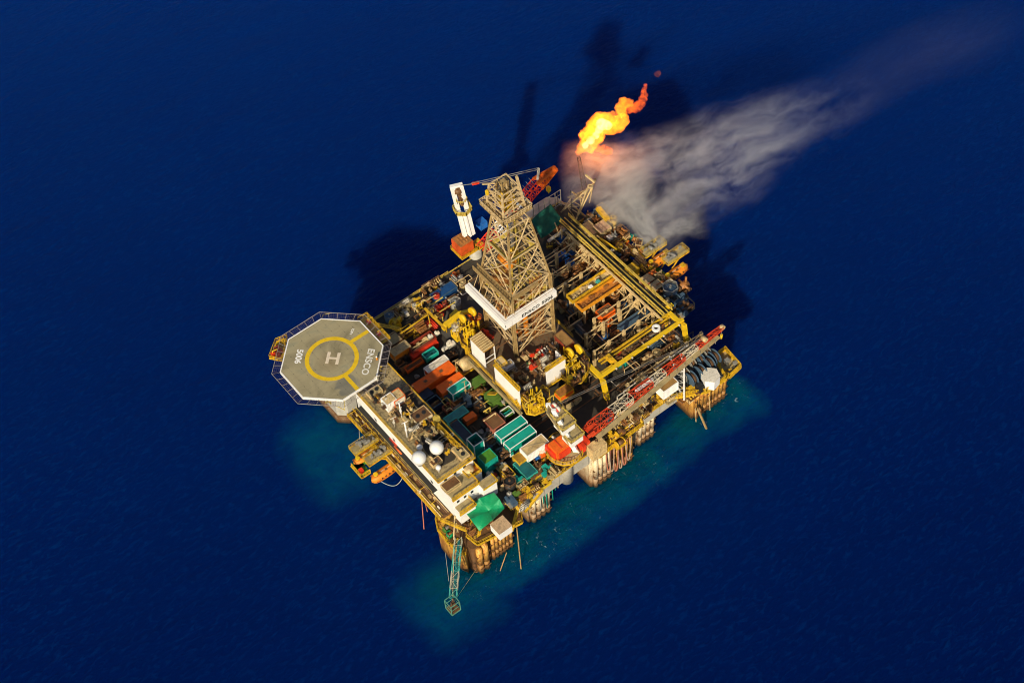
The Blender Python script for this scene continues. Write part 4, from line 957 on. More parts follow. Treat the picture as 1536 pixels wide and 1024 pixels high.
TG = [[P(696,765,25.5),P(718,748,26.2),P(741,738,25.8)],[P(708,782,25.2),P(728,769,26.4),P(749,748,27.4)],[P(719,796,23.8),P(739,780,26.8),P(757,762,25.2)]]
TG[1][1] = P(733,766,24.7); TG[1][0] = P(706,778,26.4); TG[0][1] = P(719,747,26.9); TG[2][1] = P(739,779,27.2)
m = MB(); n_ = 10; rt_ = random.Random(3); vs = []
for j in range(2*n_+1):
    for i in range(2*n_+1):
        a_, b_ = min(1,j//n_), min(1,i//n_); v_, u_ = (j-a_*n_)/n_, (i-b_*n_)/n_
        q = TG[a_][b_].lerp(TG[a_][b_+1],u_).lerp(TG[a_+1][b_].lerp(TG[a_+1][b_+1],u_), v_)
        vs.append(q+V((0,0,-.35*math.sin(u_*math.pi)*math.sin(v_*math.pi)+.05*math.sin(i*1.3+j*.8)+rt_.uniform(-.03,.03))))
k_ = 2*n_+1; m.add(vs, [(j*k_+i, (j+1)*k_+i, (j+1)*k_+i+1, j*k_+i+1) for j in range(2*n_) for i in range(2*n_)], False)
o = m.build('green_tarpaulin', GRNV); tag(o, 'bright emerald green tarpaulin tent over the deck at the south corner', 'tarpaulin'); s_ = o.modifiers.new('s','SOLIDIFY'); s_.thickness = .06
tarp('dark teal green netting cover behind the derrick at the north corner', [P(797,330,30),P(826,304,31),P(846,327,30),P(812,355,28.5)], [(1,1,0,.5),(0,2,.6,.2),(2,1,0,.15)], paint('teal_net',(.0,.10,.07),0,var=.3,rough=.9), 2)
q = P(826,300,29)
t = thing('net_frame', 'grey steel frame standing behind the dark teal netting cover', 'frame', (q.x,q.y,23)); m = MB()
for i in range(6): m.beam((q.x-6+i*2,q.y+.5,23),(q.x-6+i*2,q.y+.5,30),.2); 
for k in range(4): m.beam((q.x-6,q.y+.5,24+k*2),(q.x+4,q.y+.5,24+k*2),.16)
m.build('frame_bars', LGREY, t)

# ================================================================== LIFEBOATS
LBO = ORGY
def lifeboat(label, cx_, cy_, z, L, group, dirx=1, canopy=True, loc=None):
    t = thing('lifeboat', label, 'lifeboat', (cx_,cy_,z), group)
    m = MB(); n = 18; k = 16; vs = []
    for i in range(n+1):
        s = -1+2*i/n; wdt = 1.45*math.sqrt(max(0.0,1-abs(s)**3.2))+.02; 
        for j in range(k):
            a = 2*math.pi*j/k; zz_ = math.sin(a); hh_ = (1.5 if zz_ > 0 else 1.3)*(1-abs(s)**4*.55)
            ex = math.copysign(abs(math.cos(a))**.7, math.cos(a)); ez = math.copysign(abs(zz_)**.85, zz_)
            vs.append((cx_+s*L/2, cy_+wdt*ex, z+1.5+hh_*ez))
    m.add(vs, [(i*k+j, (i+1)*k+j, (i+1)*k+(j+1)%k, i*k+(j+1)%k) for i in range(n) for j in range(k)], True)
    m.build('hull', LBO, t)
    m = MB(); m.cbox((cx_+L*.3,cy_,z+2.8),1.3,1.2,.7); m.build('canopy_box', YEL, t); m = MB(); m.tube((cx_-L*.32,cy_,z+3.0),(cx_-L*.32,cy_,z+3.5),.65,12); sdm_ = m.build('steering_dome', YCLEAN, t)
    m = MB(); m.tube((cx_-L*.32,cy_,z+3.12),(cx_-L*.32,cy_,z+3.32),.67,12); m.build('window', BLK, sdm_)
    m = MB(); m.cbox((cx_,cy_-1.38,z+1.55),L*.86,.16,.2); m.cbox((cx_,cy_+1.38,z+1.55),L*.86,.16,.2); m.build('fender', paint('fender_strip',(.5,.14,.03),.1), t)
    for s in (-.18,.05): m = MB(); m.cbox((cx_+L*s,cy_-.2,z+2.95),.7,.6,.16); m.build('hatch', BRN, t)
    m = MB()
    for s in (-.2,.12,.3): m.tube((cx_+L*s-.06,cy_-1.47,z+1.6),(cx_+L*s-.06,cy_-.9,z+2.75),.05,6)
    m.build('strap', BLK, t)
    for k in range(4):
        m = MB(); xx = cx_-L*.22+k*L*.13; m.box(xx, xx+.45, cy_-1.50, cy_-1.30, z+1.9, z+2.25); m.build('porthole', BLK, t)
    m = MB(); m.tube((cx_-L*.30,cy_+.05,z+3.02),(cx_+L*.26,cy_+.05,z+3.02),.07,6); m.build('grab_rail', WHTR, t)
    return t
for (label, px, py, z, zb) in (('northern orange lifeboat hung in yellow davits off the west walkway', 550, 682, 20, 0), ('southern bright orange lifeboat below the green platform, clear of its davit', 577, 706, 19, 0)):
    q = P(px, py, z+2.2); lifeboat(label, q.x, q.y, z, 8.6, 'lifeboats off the west side')
def davit(label, x0_, x1_, yc, z, name='lifeboat_davit', sg=1, mat=YEL):
    t = thing(name, label, 'davit', ((x0_+x1_)/2, yc, z)); m = MB()
    for y in (yc-1.5, yc+1.5): m.beam((x0_,y,z),(x1_,y,z),.25,.4)
    for k in range(7): x = x0_+(x1_-x0_)*k/6; m.beam((x,yc-1.5,z),(x,yc+1.5,z),.2)
    for y in (yc-1.5, yc+1.5): m.beam((x1_,y,z-4),(x0_+(x1_-x0_)*.5,y,z),.3)
    m.build('frame', mat, t)
    m = MB(); m.box(min(x0_,x1_)+.3,max(x0_,x1_)-.3,yc-1.3,yc+1.3,z+.1,z+.18); m.build('grating', TAN, t)
    m = MB(); m.rail([(x0_,yc-1.5,z+.2),(x0_,yc+1.5,z+.2),(x1_,yc+1.5,z+.2)],1.1,1.6,.04); m.rail([(x0_,yc-1.5,z+.2),(x1_,yc-1.5,z+.2)],1.1,1.6,.04); m.build('rail', YEL2, t)
    m = MB(); rnd = random.Random(int(yc*10))
    for k in range(9): m.cbox((x0_+(x1_-x0_)*rnd.uniform(.15,.9), yc+rnd.uniform(-1,1), z+.18), rnd.uniform(.4,1.2), rnd.uniform(.3,.8), rnd.uniform(.3,1.3))
    m.tube((x0_+(x1_-x0_)*.6,yc-.9,z+.9),(x0_+(x1_-x0_)*.6,yc+.7,z+.9),.5,10); m.build('winch', GREY, t)
    return t
qa = P(541,669,25.4); qc = P(567,697,0)
davit('yellow davit platform above the northern lifeboat on the west side', -9.6, -2.2, P(545,668,24.5).y+.2, 24.5)
davit('yellow davit platform between the two lifeboats on the west side', -8.6, -1.0, P(567,682,24).y, 24.0)
g0 = P(557, 683, 22.2); t = thing('muster_platform', 'green boarding platform between the two west lifeboats', 'platform', (g0.x,g0.y,22))
m = MB(); m.box(-11,-2.5,g0.y-1.1,g0.y+1.1,22.0,22.2); m.box(-11.5,-8.8,g0.y-3.9,g0.y+.8,22.0,22.2); m.build('floor', GRNB, t)
m = MB(); m.rail([(-11.5,g0.y+.8,22.2),(-11.5,g0.y-3.9,22.2),(-8.8,g0.y-3.9,22.2)],1.1,1.2,.08); m.beam((-11.5,g0.y-4,22),(-8.8,g0.y-4,22),.4,.4); m.beam((-11.6,g0.y-4,22),(-11.6,g0.y+1,22),.4,.4); m.build('rail', YEL, t)
m = MB(); m.cbox((-10.6,g0.y-2.4,22.2),1.1,1.2,1.0); m.build('locker', RED, t)
for (label, px, py, z) in (('northern orange lifeboat on the east side under its tan davit roof', 988, 388, 22), ('southern orange lifeboat on the east side with rounded yellow bow', 1013, 408, 21.5)):
    q = P(px, py, z+2.2); lifeboat(label, q.x, q.y, z, 9.0, 'lifeboats off the east side')
davit('tan topped davit of the northern east lifeboat', 98, 90.2, P(981,371,26).y, 26.0)
davit('tan topped davit of the southern east lifeboat', 101, 93.2, P(1007,387,26).y, 26.0)
g0 = P(975,400,22); t = thing('muster_platform', 'dark green boarding platform beside the east lifeboats', 'platform', (g0.x,g0.y,22))
m = MB(); m.box(88,97,g0.y-1.4,g0.y+1.4,21.8,22.0); m.box(88,93,g0.y-7,g0.y-1.4,21.8,22); m.build('floor', GRNB, t); m = MB(); m.rail([(97,g0.y-1.4,22),(97,g0.y+1.4,22)],1.1,1.2,.07); m.build('rail', YEL, t)
# liferaft capsules on the west wall and the hanging lifeboat painter
for px, py, lb in ((574,640,'orange liferaft capsule on the west walkway nearest the helideck'),(590,664,'short red liferaft capsule in the middle of the west walkway'),(597,676,'orange liferaft capsule on the west walkway beside the large radome')):
    q = P(px,py,27.2); t = thing('liferaft', lb, 'liferaft', (q.x,q.y,26.2)); m = MB(); m.tube((q.x,q.y-1.5,26.9),(q.x,q.y+1.5,26.9),.75,14); m.sphere((q.x,q.y-1.5,26.9),.74,12,8); m.sphere((q.x,q.y+1.5,26.9),.74,12,8); m.build('capsule', ORG if 'short' not in lb else RED, t)
    m = MB(); 
    for s in (-.8,.8): m.cbox((q.x,q.y+s,25.6),1.4,.25,1.0)
    m.build('cradle', YEL, t)

# ================================================================== PIPE DECK AND CATWALK
cwx = 79.4
t = thing('catwalk', 'long yellow edged elevated catwalk running across the pipe deck on cream posts', 'catwalk', (cwx,-20,23))
m = MB(); m.box(cwx-.9,cwx+.9,-43.4,0.6,31.2,31.4); m.build('floor', BLK, t)
m = MB()
for x in (cwx-1.6,cwx-.9,cwx+.2,cwx+1.6): m.beam((x,-43.6,31.5),(x,.8,31.5),.24,.4)
m.rail([(cwx+1.5,-43.4,31.6),(cwx+1.5,.6,31.6)],1.1,1.6,.07); m.rail([(cwx-1.4,-43.4,31.6),(cwx-1.4,.6,31.6)],1.1,1.6,.07); m.build('edge_beam', YEL2, t)
m = MB(); m.beam((cwx-2.4,-44,30.6),(cwx-2.4,-3,30.6),.5,.7)
for k in range(15):
    y = -43+k*3; m.beam((cwx-2.4,y,23),(cwx-2.4,y,30.6),.35); m.beam((cwx+1.2,y,23),(cwx+1.2,y,31),.3)
    m.beam((cwx-2.4,y,30.4),(cwx-2.4,y+3,23.4),.22) if k%2 else m.beam((cwx-2.4,y,23.4),(cwx-2.4,y+3,30.4),.22)
    m.beam((cwx-2.4,y,30.2),(cwx-4.6,y+.4,28),.2)
m.beam((cwx-3.6,-40,28.4),(cwx-3.6,-4,28.4),.25); m.build('trestle', CRM, t)
def rack_frame(y, x0_, x1_, label, z=29.4, n=4, mat=CRM):
    t = thing('rack_frame', label, 'pipe rack', ((x0_+x1_)/2,y,23), 'cross frames of the pipe deck'); m = MB()
    m.beam((x0_,y,z),(x1_,y,z),.24,.3); m.beam((x0_,y,z-2.2),(x1_,y,z-2.2),.2)
    m.build('beam', mat, t)
    for k in range(n):
        x = x0_+(x1_-x0_)*k/(n-1); m = MB(); m.cbox((x,y,23),.75,.75,z-23+.2); m.build('post', CRM, t)
    m = MB()
    for k in range(n-1):
        xa, xb = x0_+(x1_-x0_)*k/(n-1), x0_+(x1_-x0_)*(k+1)/(n-1); m.beam((xa,y,z-.2),(xb,y,24),.2) if k%2 else m.beam((xa,y,24),(xb,y,z-.2),.2)
    m.build('brace', mat, t)
for y, a, b, lb in ((-6.5,58,77,'cream post frame of the pipe deck nearest the north edge'),(-11.5,59,77,'second cream post frame from the north edge of the pipe deck'),(-16.5,60,77,'cream post frame just north of the yellow trough'),(-31,64,77,'cream post frame beside the rusty orange crate'),(-33.6,59,77,'cream post frame along the north side of the dusty blue container'),(-39.4,57,83,'long grey post frame between the blue container and the yellow gantry'),(-52,58,84,'grey post frame between the yellow gantry and the red and white boom')):
    rack_frame(y, a, b, lb, n=4 if y>-39 else 6, z=29.4 if y>-50 else 27)
def trough(label, y0_, y1_, x0_, x1_, z, mat, rim, name='pipe_trough', group=None, load=None):
    t = thing(name, label, 'trough', ((x0_+x1_)/2,(y0_+y1_)/2,23)); m = MB(); m.box(x0_,x1_,y0_,y1_,z-1.2,z-1.0); m.build('tray', mat, t)
    m = MB(); m.box(x0_,x1_,y0_-.15,y0_+.15,z-1.2,z); m.box(x0_,x1_,y1_-.15,y1_+.15,z-1.2,z); m.box(x0_-.1,x0_+.2,y0_,y1_,z-1.2,z-.1); m.box(x1_-.2,x1_+.1,y0_,y1_,z-1.2,z-.1); m.build('rim', rim, t)
    m = MB()
    for k in range(5): x = x0_+1+(x1_-x0_-2)*k/4; m.beam((x,y0_+.3,23),(x,y0_+.3,z-1.2),.5); m.beam((x,y1_-.3,23),(x,y1_-.3,z-1.2),.5); m.beam((x,y0_,23.5),(x,y1_,z-1.5),.25)
    m.build('trestle', CRM, t)
    m = MB(); rnd = random.Random(4)
    for k in range(22): x = rnd.uniform(x0_+.6,x1_-1); m.cbox((x,rnd.uniform(y0_+.5,y1_-.5),z-1.0), rnd.uniform(.3,1.4), rnd.uniform(.2,.7), rnd.uniform(.2,.8))
    m.build('load', load or BRN, t)
trough('long rust orange walled trough on cream trestles in the pipe deck', -26.9,-24.0,63.2,78.6,30.2, paint('rust_floor',(.52,.20,.03),.35), paint('trough_orange',(.78,.32,.015),.3), load=RUSTO)
trough('long yellow walled trough beside the rust orange one', -23.2,-20.4,63,78.6,30.6, TAN, YEL, load=CRM)
for px,py,c_,lb in ((886,429,WHT,'small white box in the long yellow trough'),(897,421,TEALL,'small blue green box in the long yellow trough')):
    box_on('tool_box', lb, 'box', px, py, 30.8, 1.1,.9,1.0, c_)
# yellow pipe handling gantry
t = thing('pipe_gantry', 'long bright yellow pipe handling gantry with two girders south of the pipe deck', 'gantry crane', (68,-46,23))
gz = 30.6; gy0, gy1, gx0, gx1 = -48.5, -43.4, 51.3, 81.4
g1a, g1b = P(915,588,gz), P(1010,513,gz)
m = MB(); m.beam((gx0+1,gy0+1.0,gz),(gx1,gy0+1.0,gz),.85,1.0); m.build('girder', YCLEAN, t)
m = MB(); m.beam((gx0+4,gy1,gz),(gx1-2,gy1,gz),.4,.6); m.beam((gx0+4,gy1-1,gz),(gx1-2,gy1-1,gz),.3,.5); m.build('girder', YEL, t)
m = MB()
m.beam((gx0+1.2,gy0+.6,gz+.1),(gx0+1.2,gy1+1.2,gz+.1),1.1,1.0)
m.beam((gx0+1,gy0-.2,gz),(gx0+1.2,gy0-1.6,23.2),1.3,1.1); m.beam((gx0+1,gy1+1,gz),(gx0+.4,gy1+1.4,23.2),.5,.5)
for k in range(5): m.cbox((gx0+1.1,gy0-.4-k*.25,gz-1.6-k*1.2),1.5,.35,.3)
m.build('end_frame', YCLEAN, t)
m = MB(); m.beam((gx1-1.4,gy0+.6,gz+.1),(gx1-1.4,gy1+1.2,gz+.1),1.1,1.0)
m.beam((gx1-.8,gy0-.2,gz),(gx1-.8,gy0-1.4,23.4),1.2,1.0); m.beam((gx1-1,gy1+1,gz),(gx1-1,gy1+1.6,23.2),.8,.8)
m.beam((gx1-2.5,gy1+1.4,gz+.4),(gx1+1,gy1+1.4,gz+.4),1.0,.8); m.build('end_frame', YCLEAN, t)
m = MB(); m.box(gx0+1,gx0+6.5,gy0+1.6,gy0+2.0,gz-.2,gz+.4); m.box(gx0+6.0,gx0+7.6,gy0+1.5,gy1,gz-.2,gz+.4); m.cbox((gx0+6.8,gy0+3.6,gz+.4),1.0,2.4,.7); m.build('trolley', YEL, t)
m = MB(); rnd = random.Random(9)
for k in range(26): m.cbox((rnd.uniform(gx0+8,gx1-4), rnd.uniform(gy0+2,gy1-1.4), gz-1), rnd.uniform(.4,1.6), rnd.uniform(.2,.6), rnd.uniform(.3,1.2))
m.beam((gx0+8,gy0+3.2,gz-.6),(gx1-3,gy0+3.2,gz-.6),.2); m.build('cable_tray', BRN, t)
m = MB()
for k in range(5): m.cbox((gx0+6+k*5.5,gy0+.2,gz-.1),.35,.35,.5)
m.build('lamp', WHTR, t)
m = MB(); rc = P(984,492,gz+.6); m.ring([(rc.x+1.15*math.cos(a*math.pi/10),rc.y+1.15*math.sin(a*math.pi/10)) for a in range(20)],[(rc.x+.6*math.cos(a*math.pi/10),rc.y+.6*math.sin(a*math.pi/10)) for a in range(20)],gz+.2,gz+.9); m.build('ring_bearing', WHT, t)
for px,py,lb in ((929,530,'northern red sling bag'),):
    box_on('sling_bag', 'small red bag lying between the yellow gantry girders', 'bag', px, py, 29.5, 1.6,.8,.8, RED)
# yellow beams at the edge of the north east deck
def plain_beam(label, p, q, w_, h_, mat, name='steel_beam', cat='beam', group=None):
    o = MB().beam(p, q, w_, h_).build(name, mat); return tag(o, label, cat, group)
plain_beam('yellow lifting beam on the north east deck beside the stores', P(900,358,28), P(925,374,28), .5,.6, YCLEAN)
plain_beam('yellow guard beam at the edge of the deck below the water spray', P(897,312,28), P(912,330,28), 1.6,.8, YEL)
plain_beam('dark walkway plank parallel to the north end of the long catwalk', P(858,342,28), P(882,366,28), 1.4,.2, TAN)
plain_beam('grey pipe bridge behind the derrick near the teal netting', P(822,362,27), P(850,342,27), .8,.5, LGREY)

# ================================================================== CABLE REELS, EAST CORNER
er = thing('reel_platform', 'yellow edged steel platform carrying the blue cable reels at the east corner', 'platform', (78,-57,20))
m = MB(); m.prism([(66,-60.5),(74.4,-65),(81.2,-65.2),(82.6,-60),(82.2,-54),(68,-54)], 22.4, 22.8); m.build('floor', DECKG, er)
m = MB(); pl = [(66,-60.5),(74.4,-65),(81.2,-65.2),(82.6,-60)]
for a,b in zip(pl,pl[1:]): m.beam((*a,22.4),(*b,22.4),.6,.9); m.rail([(*a,22.8),(*b,22.8)],1.2,1.3,.08)
for k in range(7): m.beam((69+k*2.6,-61.5-k*.35,22.2),(70+k*2.4,-58.6,15.5),.3)
m.build('edge_girder', YEL, er)
def reel(x, y, z, r, wd, mat, label):
    t = thing('cable_reel', label, 'cable reel', (x,y,z-r)); m = MB()
    m.tube((x-wd/2,y,z),(x+wd/2,y,z),r*.72,22); m.build('drum', BRN, t)
    m = MB()
    for s in (-1,1): m.tube((x+s*wd/2-.1,y,z),(x+s*wd/2+.1,y,z),r,26)
    m.build('flange', mat, t)
    m = MB(); m.cbox((x,y,z-r-.3),wd+.8,1.2,.5); m.beam((x-wd/2-.3,y,z),(x-wd/2-.3,y,z-r),.25); m.beam((x+wd/2+.3,y,z),(x+wd/2+.3,y,z-r),.25); m.build('stand', BLK, t)
rs = [(1026,556,'nearest the white boom rest, lower row'),(1037,563,'second from the boom rest, lower row'),(1051,553,'third from the boom rest, lower row'),(1035,540,'nearest the boom, middle row'),(1049,536,'second in the middle row under the boom'),(1063,541,'third in the middle row beside the white tub'),(1058,525,'upper row, close to the boom tip'),(1071,531,'rightmost of the reels, beside the yellow basket frame')]
for i,(px,py,lb) in enumerate(rs):
    q = P(px,py,26.6); reel(q.x,q.y,25.3,2.2,1.5,STEELB if i%3 else GREY,('slate blue' if i%3 else 'grey')+' cable reel, '+lb)
q = P(1094,541,21); t = thing('yellow_basket', 'yellow rimmed open platform jutting out over the sea at the east corner', 'platform', (q.x,q.y,20))
m = MB(); pp = [tuple(P(x,y,21)[:2]) for x,y in ((1078,528),(1088,521),(1111,547),(1094,563),(1080,552))]
m.prism(pp, 19.6, 20.0); m.build('floor', TAN, t)
m = MB()
for a,b in zip(pp,pp[1:]+pp[:1]): m.beam((*a,20.3),(*b,20.3),.7,1.3); m.rail([(*a,20.5),(*b,20.5)],1.1,1.2,.08)
m.build('rim', YEL, t); m = MB(); m.cbox((q.x-.5,q.y+.5,20),1.6,1.2,1.4); m.cbox((q.x+1,q.y-1.4,20),1.2,1.2,1); m.build('load', GREY, t)

# ================================================================== FLARE MAST, BURNER BOOMS
def mast_struct(label, name, cat, pts_base, tip, w_, mat, n=6, loc=None):
    t = thing(name, label, cat, pts_base[0]); m = MB(); A = [V(p) for p in pts_base]; T = V(tip)
    tops = [T+V((math.cos(2*math.pi*i/len(A)), math.sin(2*math.pi*i/len(A)),0))*.7 for i in range(len(A))]
    for i, a in enumerate(A):
        m.beam(a, tops[i], w_)
        for k in range(n):
            a0 = a.lerp(tops[i],k/n); b0_ = A[(i+1)%len(A)].lerp(tops[(i+1)%len(A)],k/n); b1_ = A[(i+1)%len(A)].lerp(tops[(i+1)%len(A)],(k+1)/n); a1_ = a.lerp(tops[i],(k+1)/n)
            m.beam(a1_, b1_, w_*.6); m.beam(a0 if k%2 else b0_, b1_ if k%2 else a1_, w_*.55)
    m.build('lattice', mat, t); return t, m
fb = [P(842,318,24), P(864,330,24), P(873,306,24), P(852,296,24)]
t, _ = mast_struct('grey and cream lattice flare mast at the north corner beside the mist', 'flare_mast', 'mast', fb, P(886,279,44), .38, DRKL, 5)
m = MB(); m.beam(P(848,312,26), P(891,275,36), .45); m.beam(P(868,322,26), P(889,279,40), .35); m.beam(P(891,275,36), P(893,268,41), .35); m.beam(P(889,279,40), P(884,304,26), .3); m.beam(P(878,262,46), P(892,274,44), .45); m.beam(P(858,288,36),P(870,297,30),.4); m.build('mast_arm', CRM, t)
for px,py,h_,lb in ((856,286,10,'thin antenna pole at the north corner left of the flare mast'),(836,288,11,'thin pale antenna pole between the crane hook and the flare mast')):
    q = P(px,py,38); o = MB().tube((q.x,q.y,24),(q.x,q.y,38),.09,6).build('antenna_pole', BLK); tag(o, lb, 'antenna')
# burner boom hidden in the mist reaching to the flame
fl0 = P(880,300,30); fl1 = P(868,236,40)
t = thing('flare_boom', 'lattice flare boom reaching out from the north corner to the flame', 'boom', fl0); mw = MB()
lattice({'w': mw}, fl0, fl1, 1.6, .8, 12, 'w'*12, ch=.09, br=.06); mw.build('lattice', BLK, t)
# south burner boom
s0 = P(688, 806, 17); s1 = P(679.5, 896, 13.0)
t = thing('burner_boom', 'pale teal lattice boom with caged burner head over the sea at the south corner', 'boom', s0)
mw, mg = MB(), MB(); lattice({'w': mw, 'g': mg}, s0, s1, 1.8, 1.8, 7, 'wgggwwg', ch=.17, br=.09)
mw.build('lattice', paint('pale_green_white',(.50,.50,.36),.3), t); mg.build('lattice', TEALL, t)
m = MB(); dv = (s1-s0).normalized(); m.beam(s0+V((0,0,-.9)), s1+V((0,0,-.9)), .7, .05); m.build('gangway', TEALD, t)
c = s1+dv*1.6; m = MB(); posts(m, c, 2.7, 2.7, c.z-2.6, c.z+1.6, .16); frame_top(m, c, 2.7, 2.7, c.z+1.6, .18); frame_top(m, c, 2.7, 2.7, c.z-2.6, .2); frame_top(m, c, 2.7, 2.7, c.z-.4, .12); m.build('burner_cage', paint('cage_green',(.12,.34,.24),.35), t)
m = MB(); m.cbox(c+V((0,0,-2.6)),2.5,2.5,.25); m.cbox(c+V((.2,0,-1.5)),.9,.9,2.2); m.tube(c+V((-.8,-.8,-1.2)), c+V((.8,.8,.8)), .2, 6); m.build('burner_head', BRN, t)
m = MB(); a_ = s0+V((1,2,7)); m.beam(a_, s1+V((0,0,.8)), .07); m.beam(a_, s0.lerp(s1,.5)+V((0,0,.8)), .07); m.beam(a_, s0+V((1,2,-1)), .4); m.beam(s0+V((-1.5,0,1)), a_, .25); m.beam(c, P(722,842,8), .06); m.build('stay_lines', CRM, t)

# ================================================================== LINES, CHAINS, HOSES
def line(label, p, q, r_=.09, mat=CAB, name='mooring_chain', cat='chain', group='lines hanging into the sea'):
    o = MB().tube(p, q, r_, 6).build(name, mat); return tag(o, label, cat, group)
line('chain hanging from the west walkway into the sea, left of the pair below the house', P(631,730,14), P(636,793,1), .13, PINK)
line('chain hanging from the west walkway into the sea, right of the pair below the house', P(632,731,14), P(641,767,3), .13, PINK)
line('line hanging from the walkway beside the west column, longer one', P(538,624,20), P(539.5,659,6), .11, GREY)
line('line hanging from the walkway beside the west column, shorter one', P(541,624,20), P(547,649,8), .09, GREY)
line('steel line slanting from the south corner platform down into the sea', P(775,790,17), P(782,856,-1), .16, DRK)
line('steel line slanting from the corner column toward the burner boom', P(760,828,4), P(748,862,-1), .13, DRK)
line('anchor cable entering the sea below the east column', P(1046,612,8), P(1061,646,-1), .34, DRK)
line('thin line hanging from the sponson left of the burner boom', P(668,828,6), P(674,878,-1), .06, GREY)
for k,(px,a,b) in enumerate(((903,678,700),(1043,612,632),(1064,595,615),(836,712,731))):
    line(('thin pipe stub below the hull edge near the hose loops','thin pipe stub below the east column fenders','thin pipe stub right of the east column fenders','thin pipe stub on the grey hull wall beside the pedestal')[k], P(px,a,12), P(px+1,b,4), .14, CRM)
hl = [(907,672,20,'U'),(912,672,22,'U'),(918,668,26,'U'),(925,664,26,'U'),(931,662,22,'U'),(937,659,17,'U')]
for k,(px,py,ln,_) in enumerate(hl):
    a_ = P(px,py,16.5); b_ = a_+V((1.5,-.2,.6)); zb = a_.z-ln/3.6-5.5; pts = []
    for i in range(13):
        u_ = i/12; pts.append(a_.lerp(b_,u_)+V((0,-.5,-(a_.z-zb)*(1-abs(2*u_-1)**3.5))))
    o = MB().path(pts, .17, 7).build('hose_loop', HOSE if k%2 else HOSER); tag(o, ('faded red' if k%2==0 else 'beige')+' hose loop hanging below the south walkway, '+('leftmost','second','third','fourth','fifth','rightmost')[k]+' of six', 'hose', 'hose loops under the south walkway')
for k in range(6):
    px = 808+k*4.6; a_ = P(px, 722-k*3, 19.5); ln = (14,12,15,10,13,9)[k]
    o = MB().tube(a_, a_+V((0,0,-ln)), .18, 7).build('service_riser', TEAL if k%3 else WHTR); tag(o, ('teal' if k%3 else 'white')+' riser pipe hanging beside the yellow patch on the hull wall, '+('leftmost','second','third','fourth','fifth','rightmost')[k]+' of six', 'pipe', 'riser pipes on the south wall')
# painter line of the southern lifeboat
pts = []
A0, A1 = P(567,719,18), P(608,705,20)
for i in range(17):
    u_ = i/16; pts.append(A0.lerp(A1,u_)+V((-.5*math.sin(u_*math.pi), -2.0*math.sin(u_*math.pi), -2.2*math.sin(u_*math.pi))))
o = MB().path(pts, .10, 6).build('painter_line', paint('rope_pale',(.35,.4,.4),0)); tag(o, 'slack pale rope looping from the southern west lifeboat back to the walkway', 'rope')
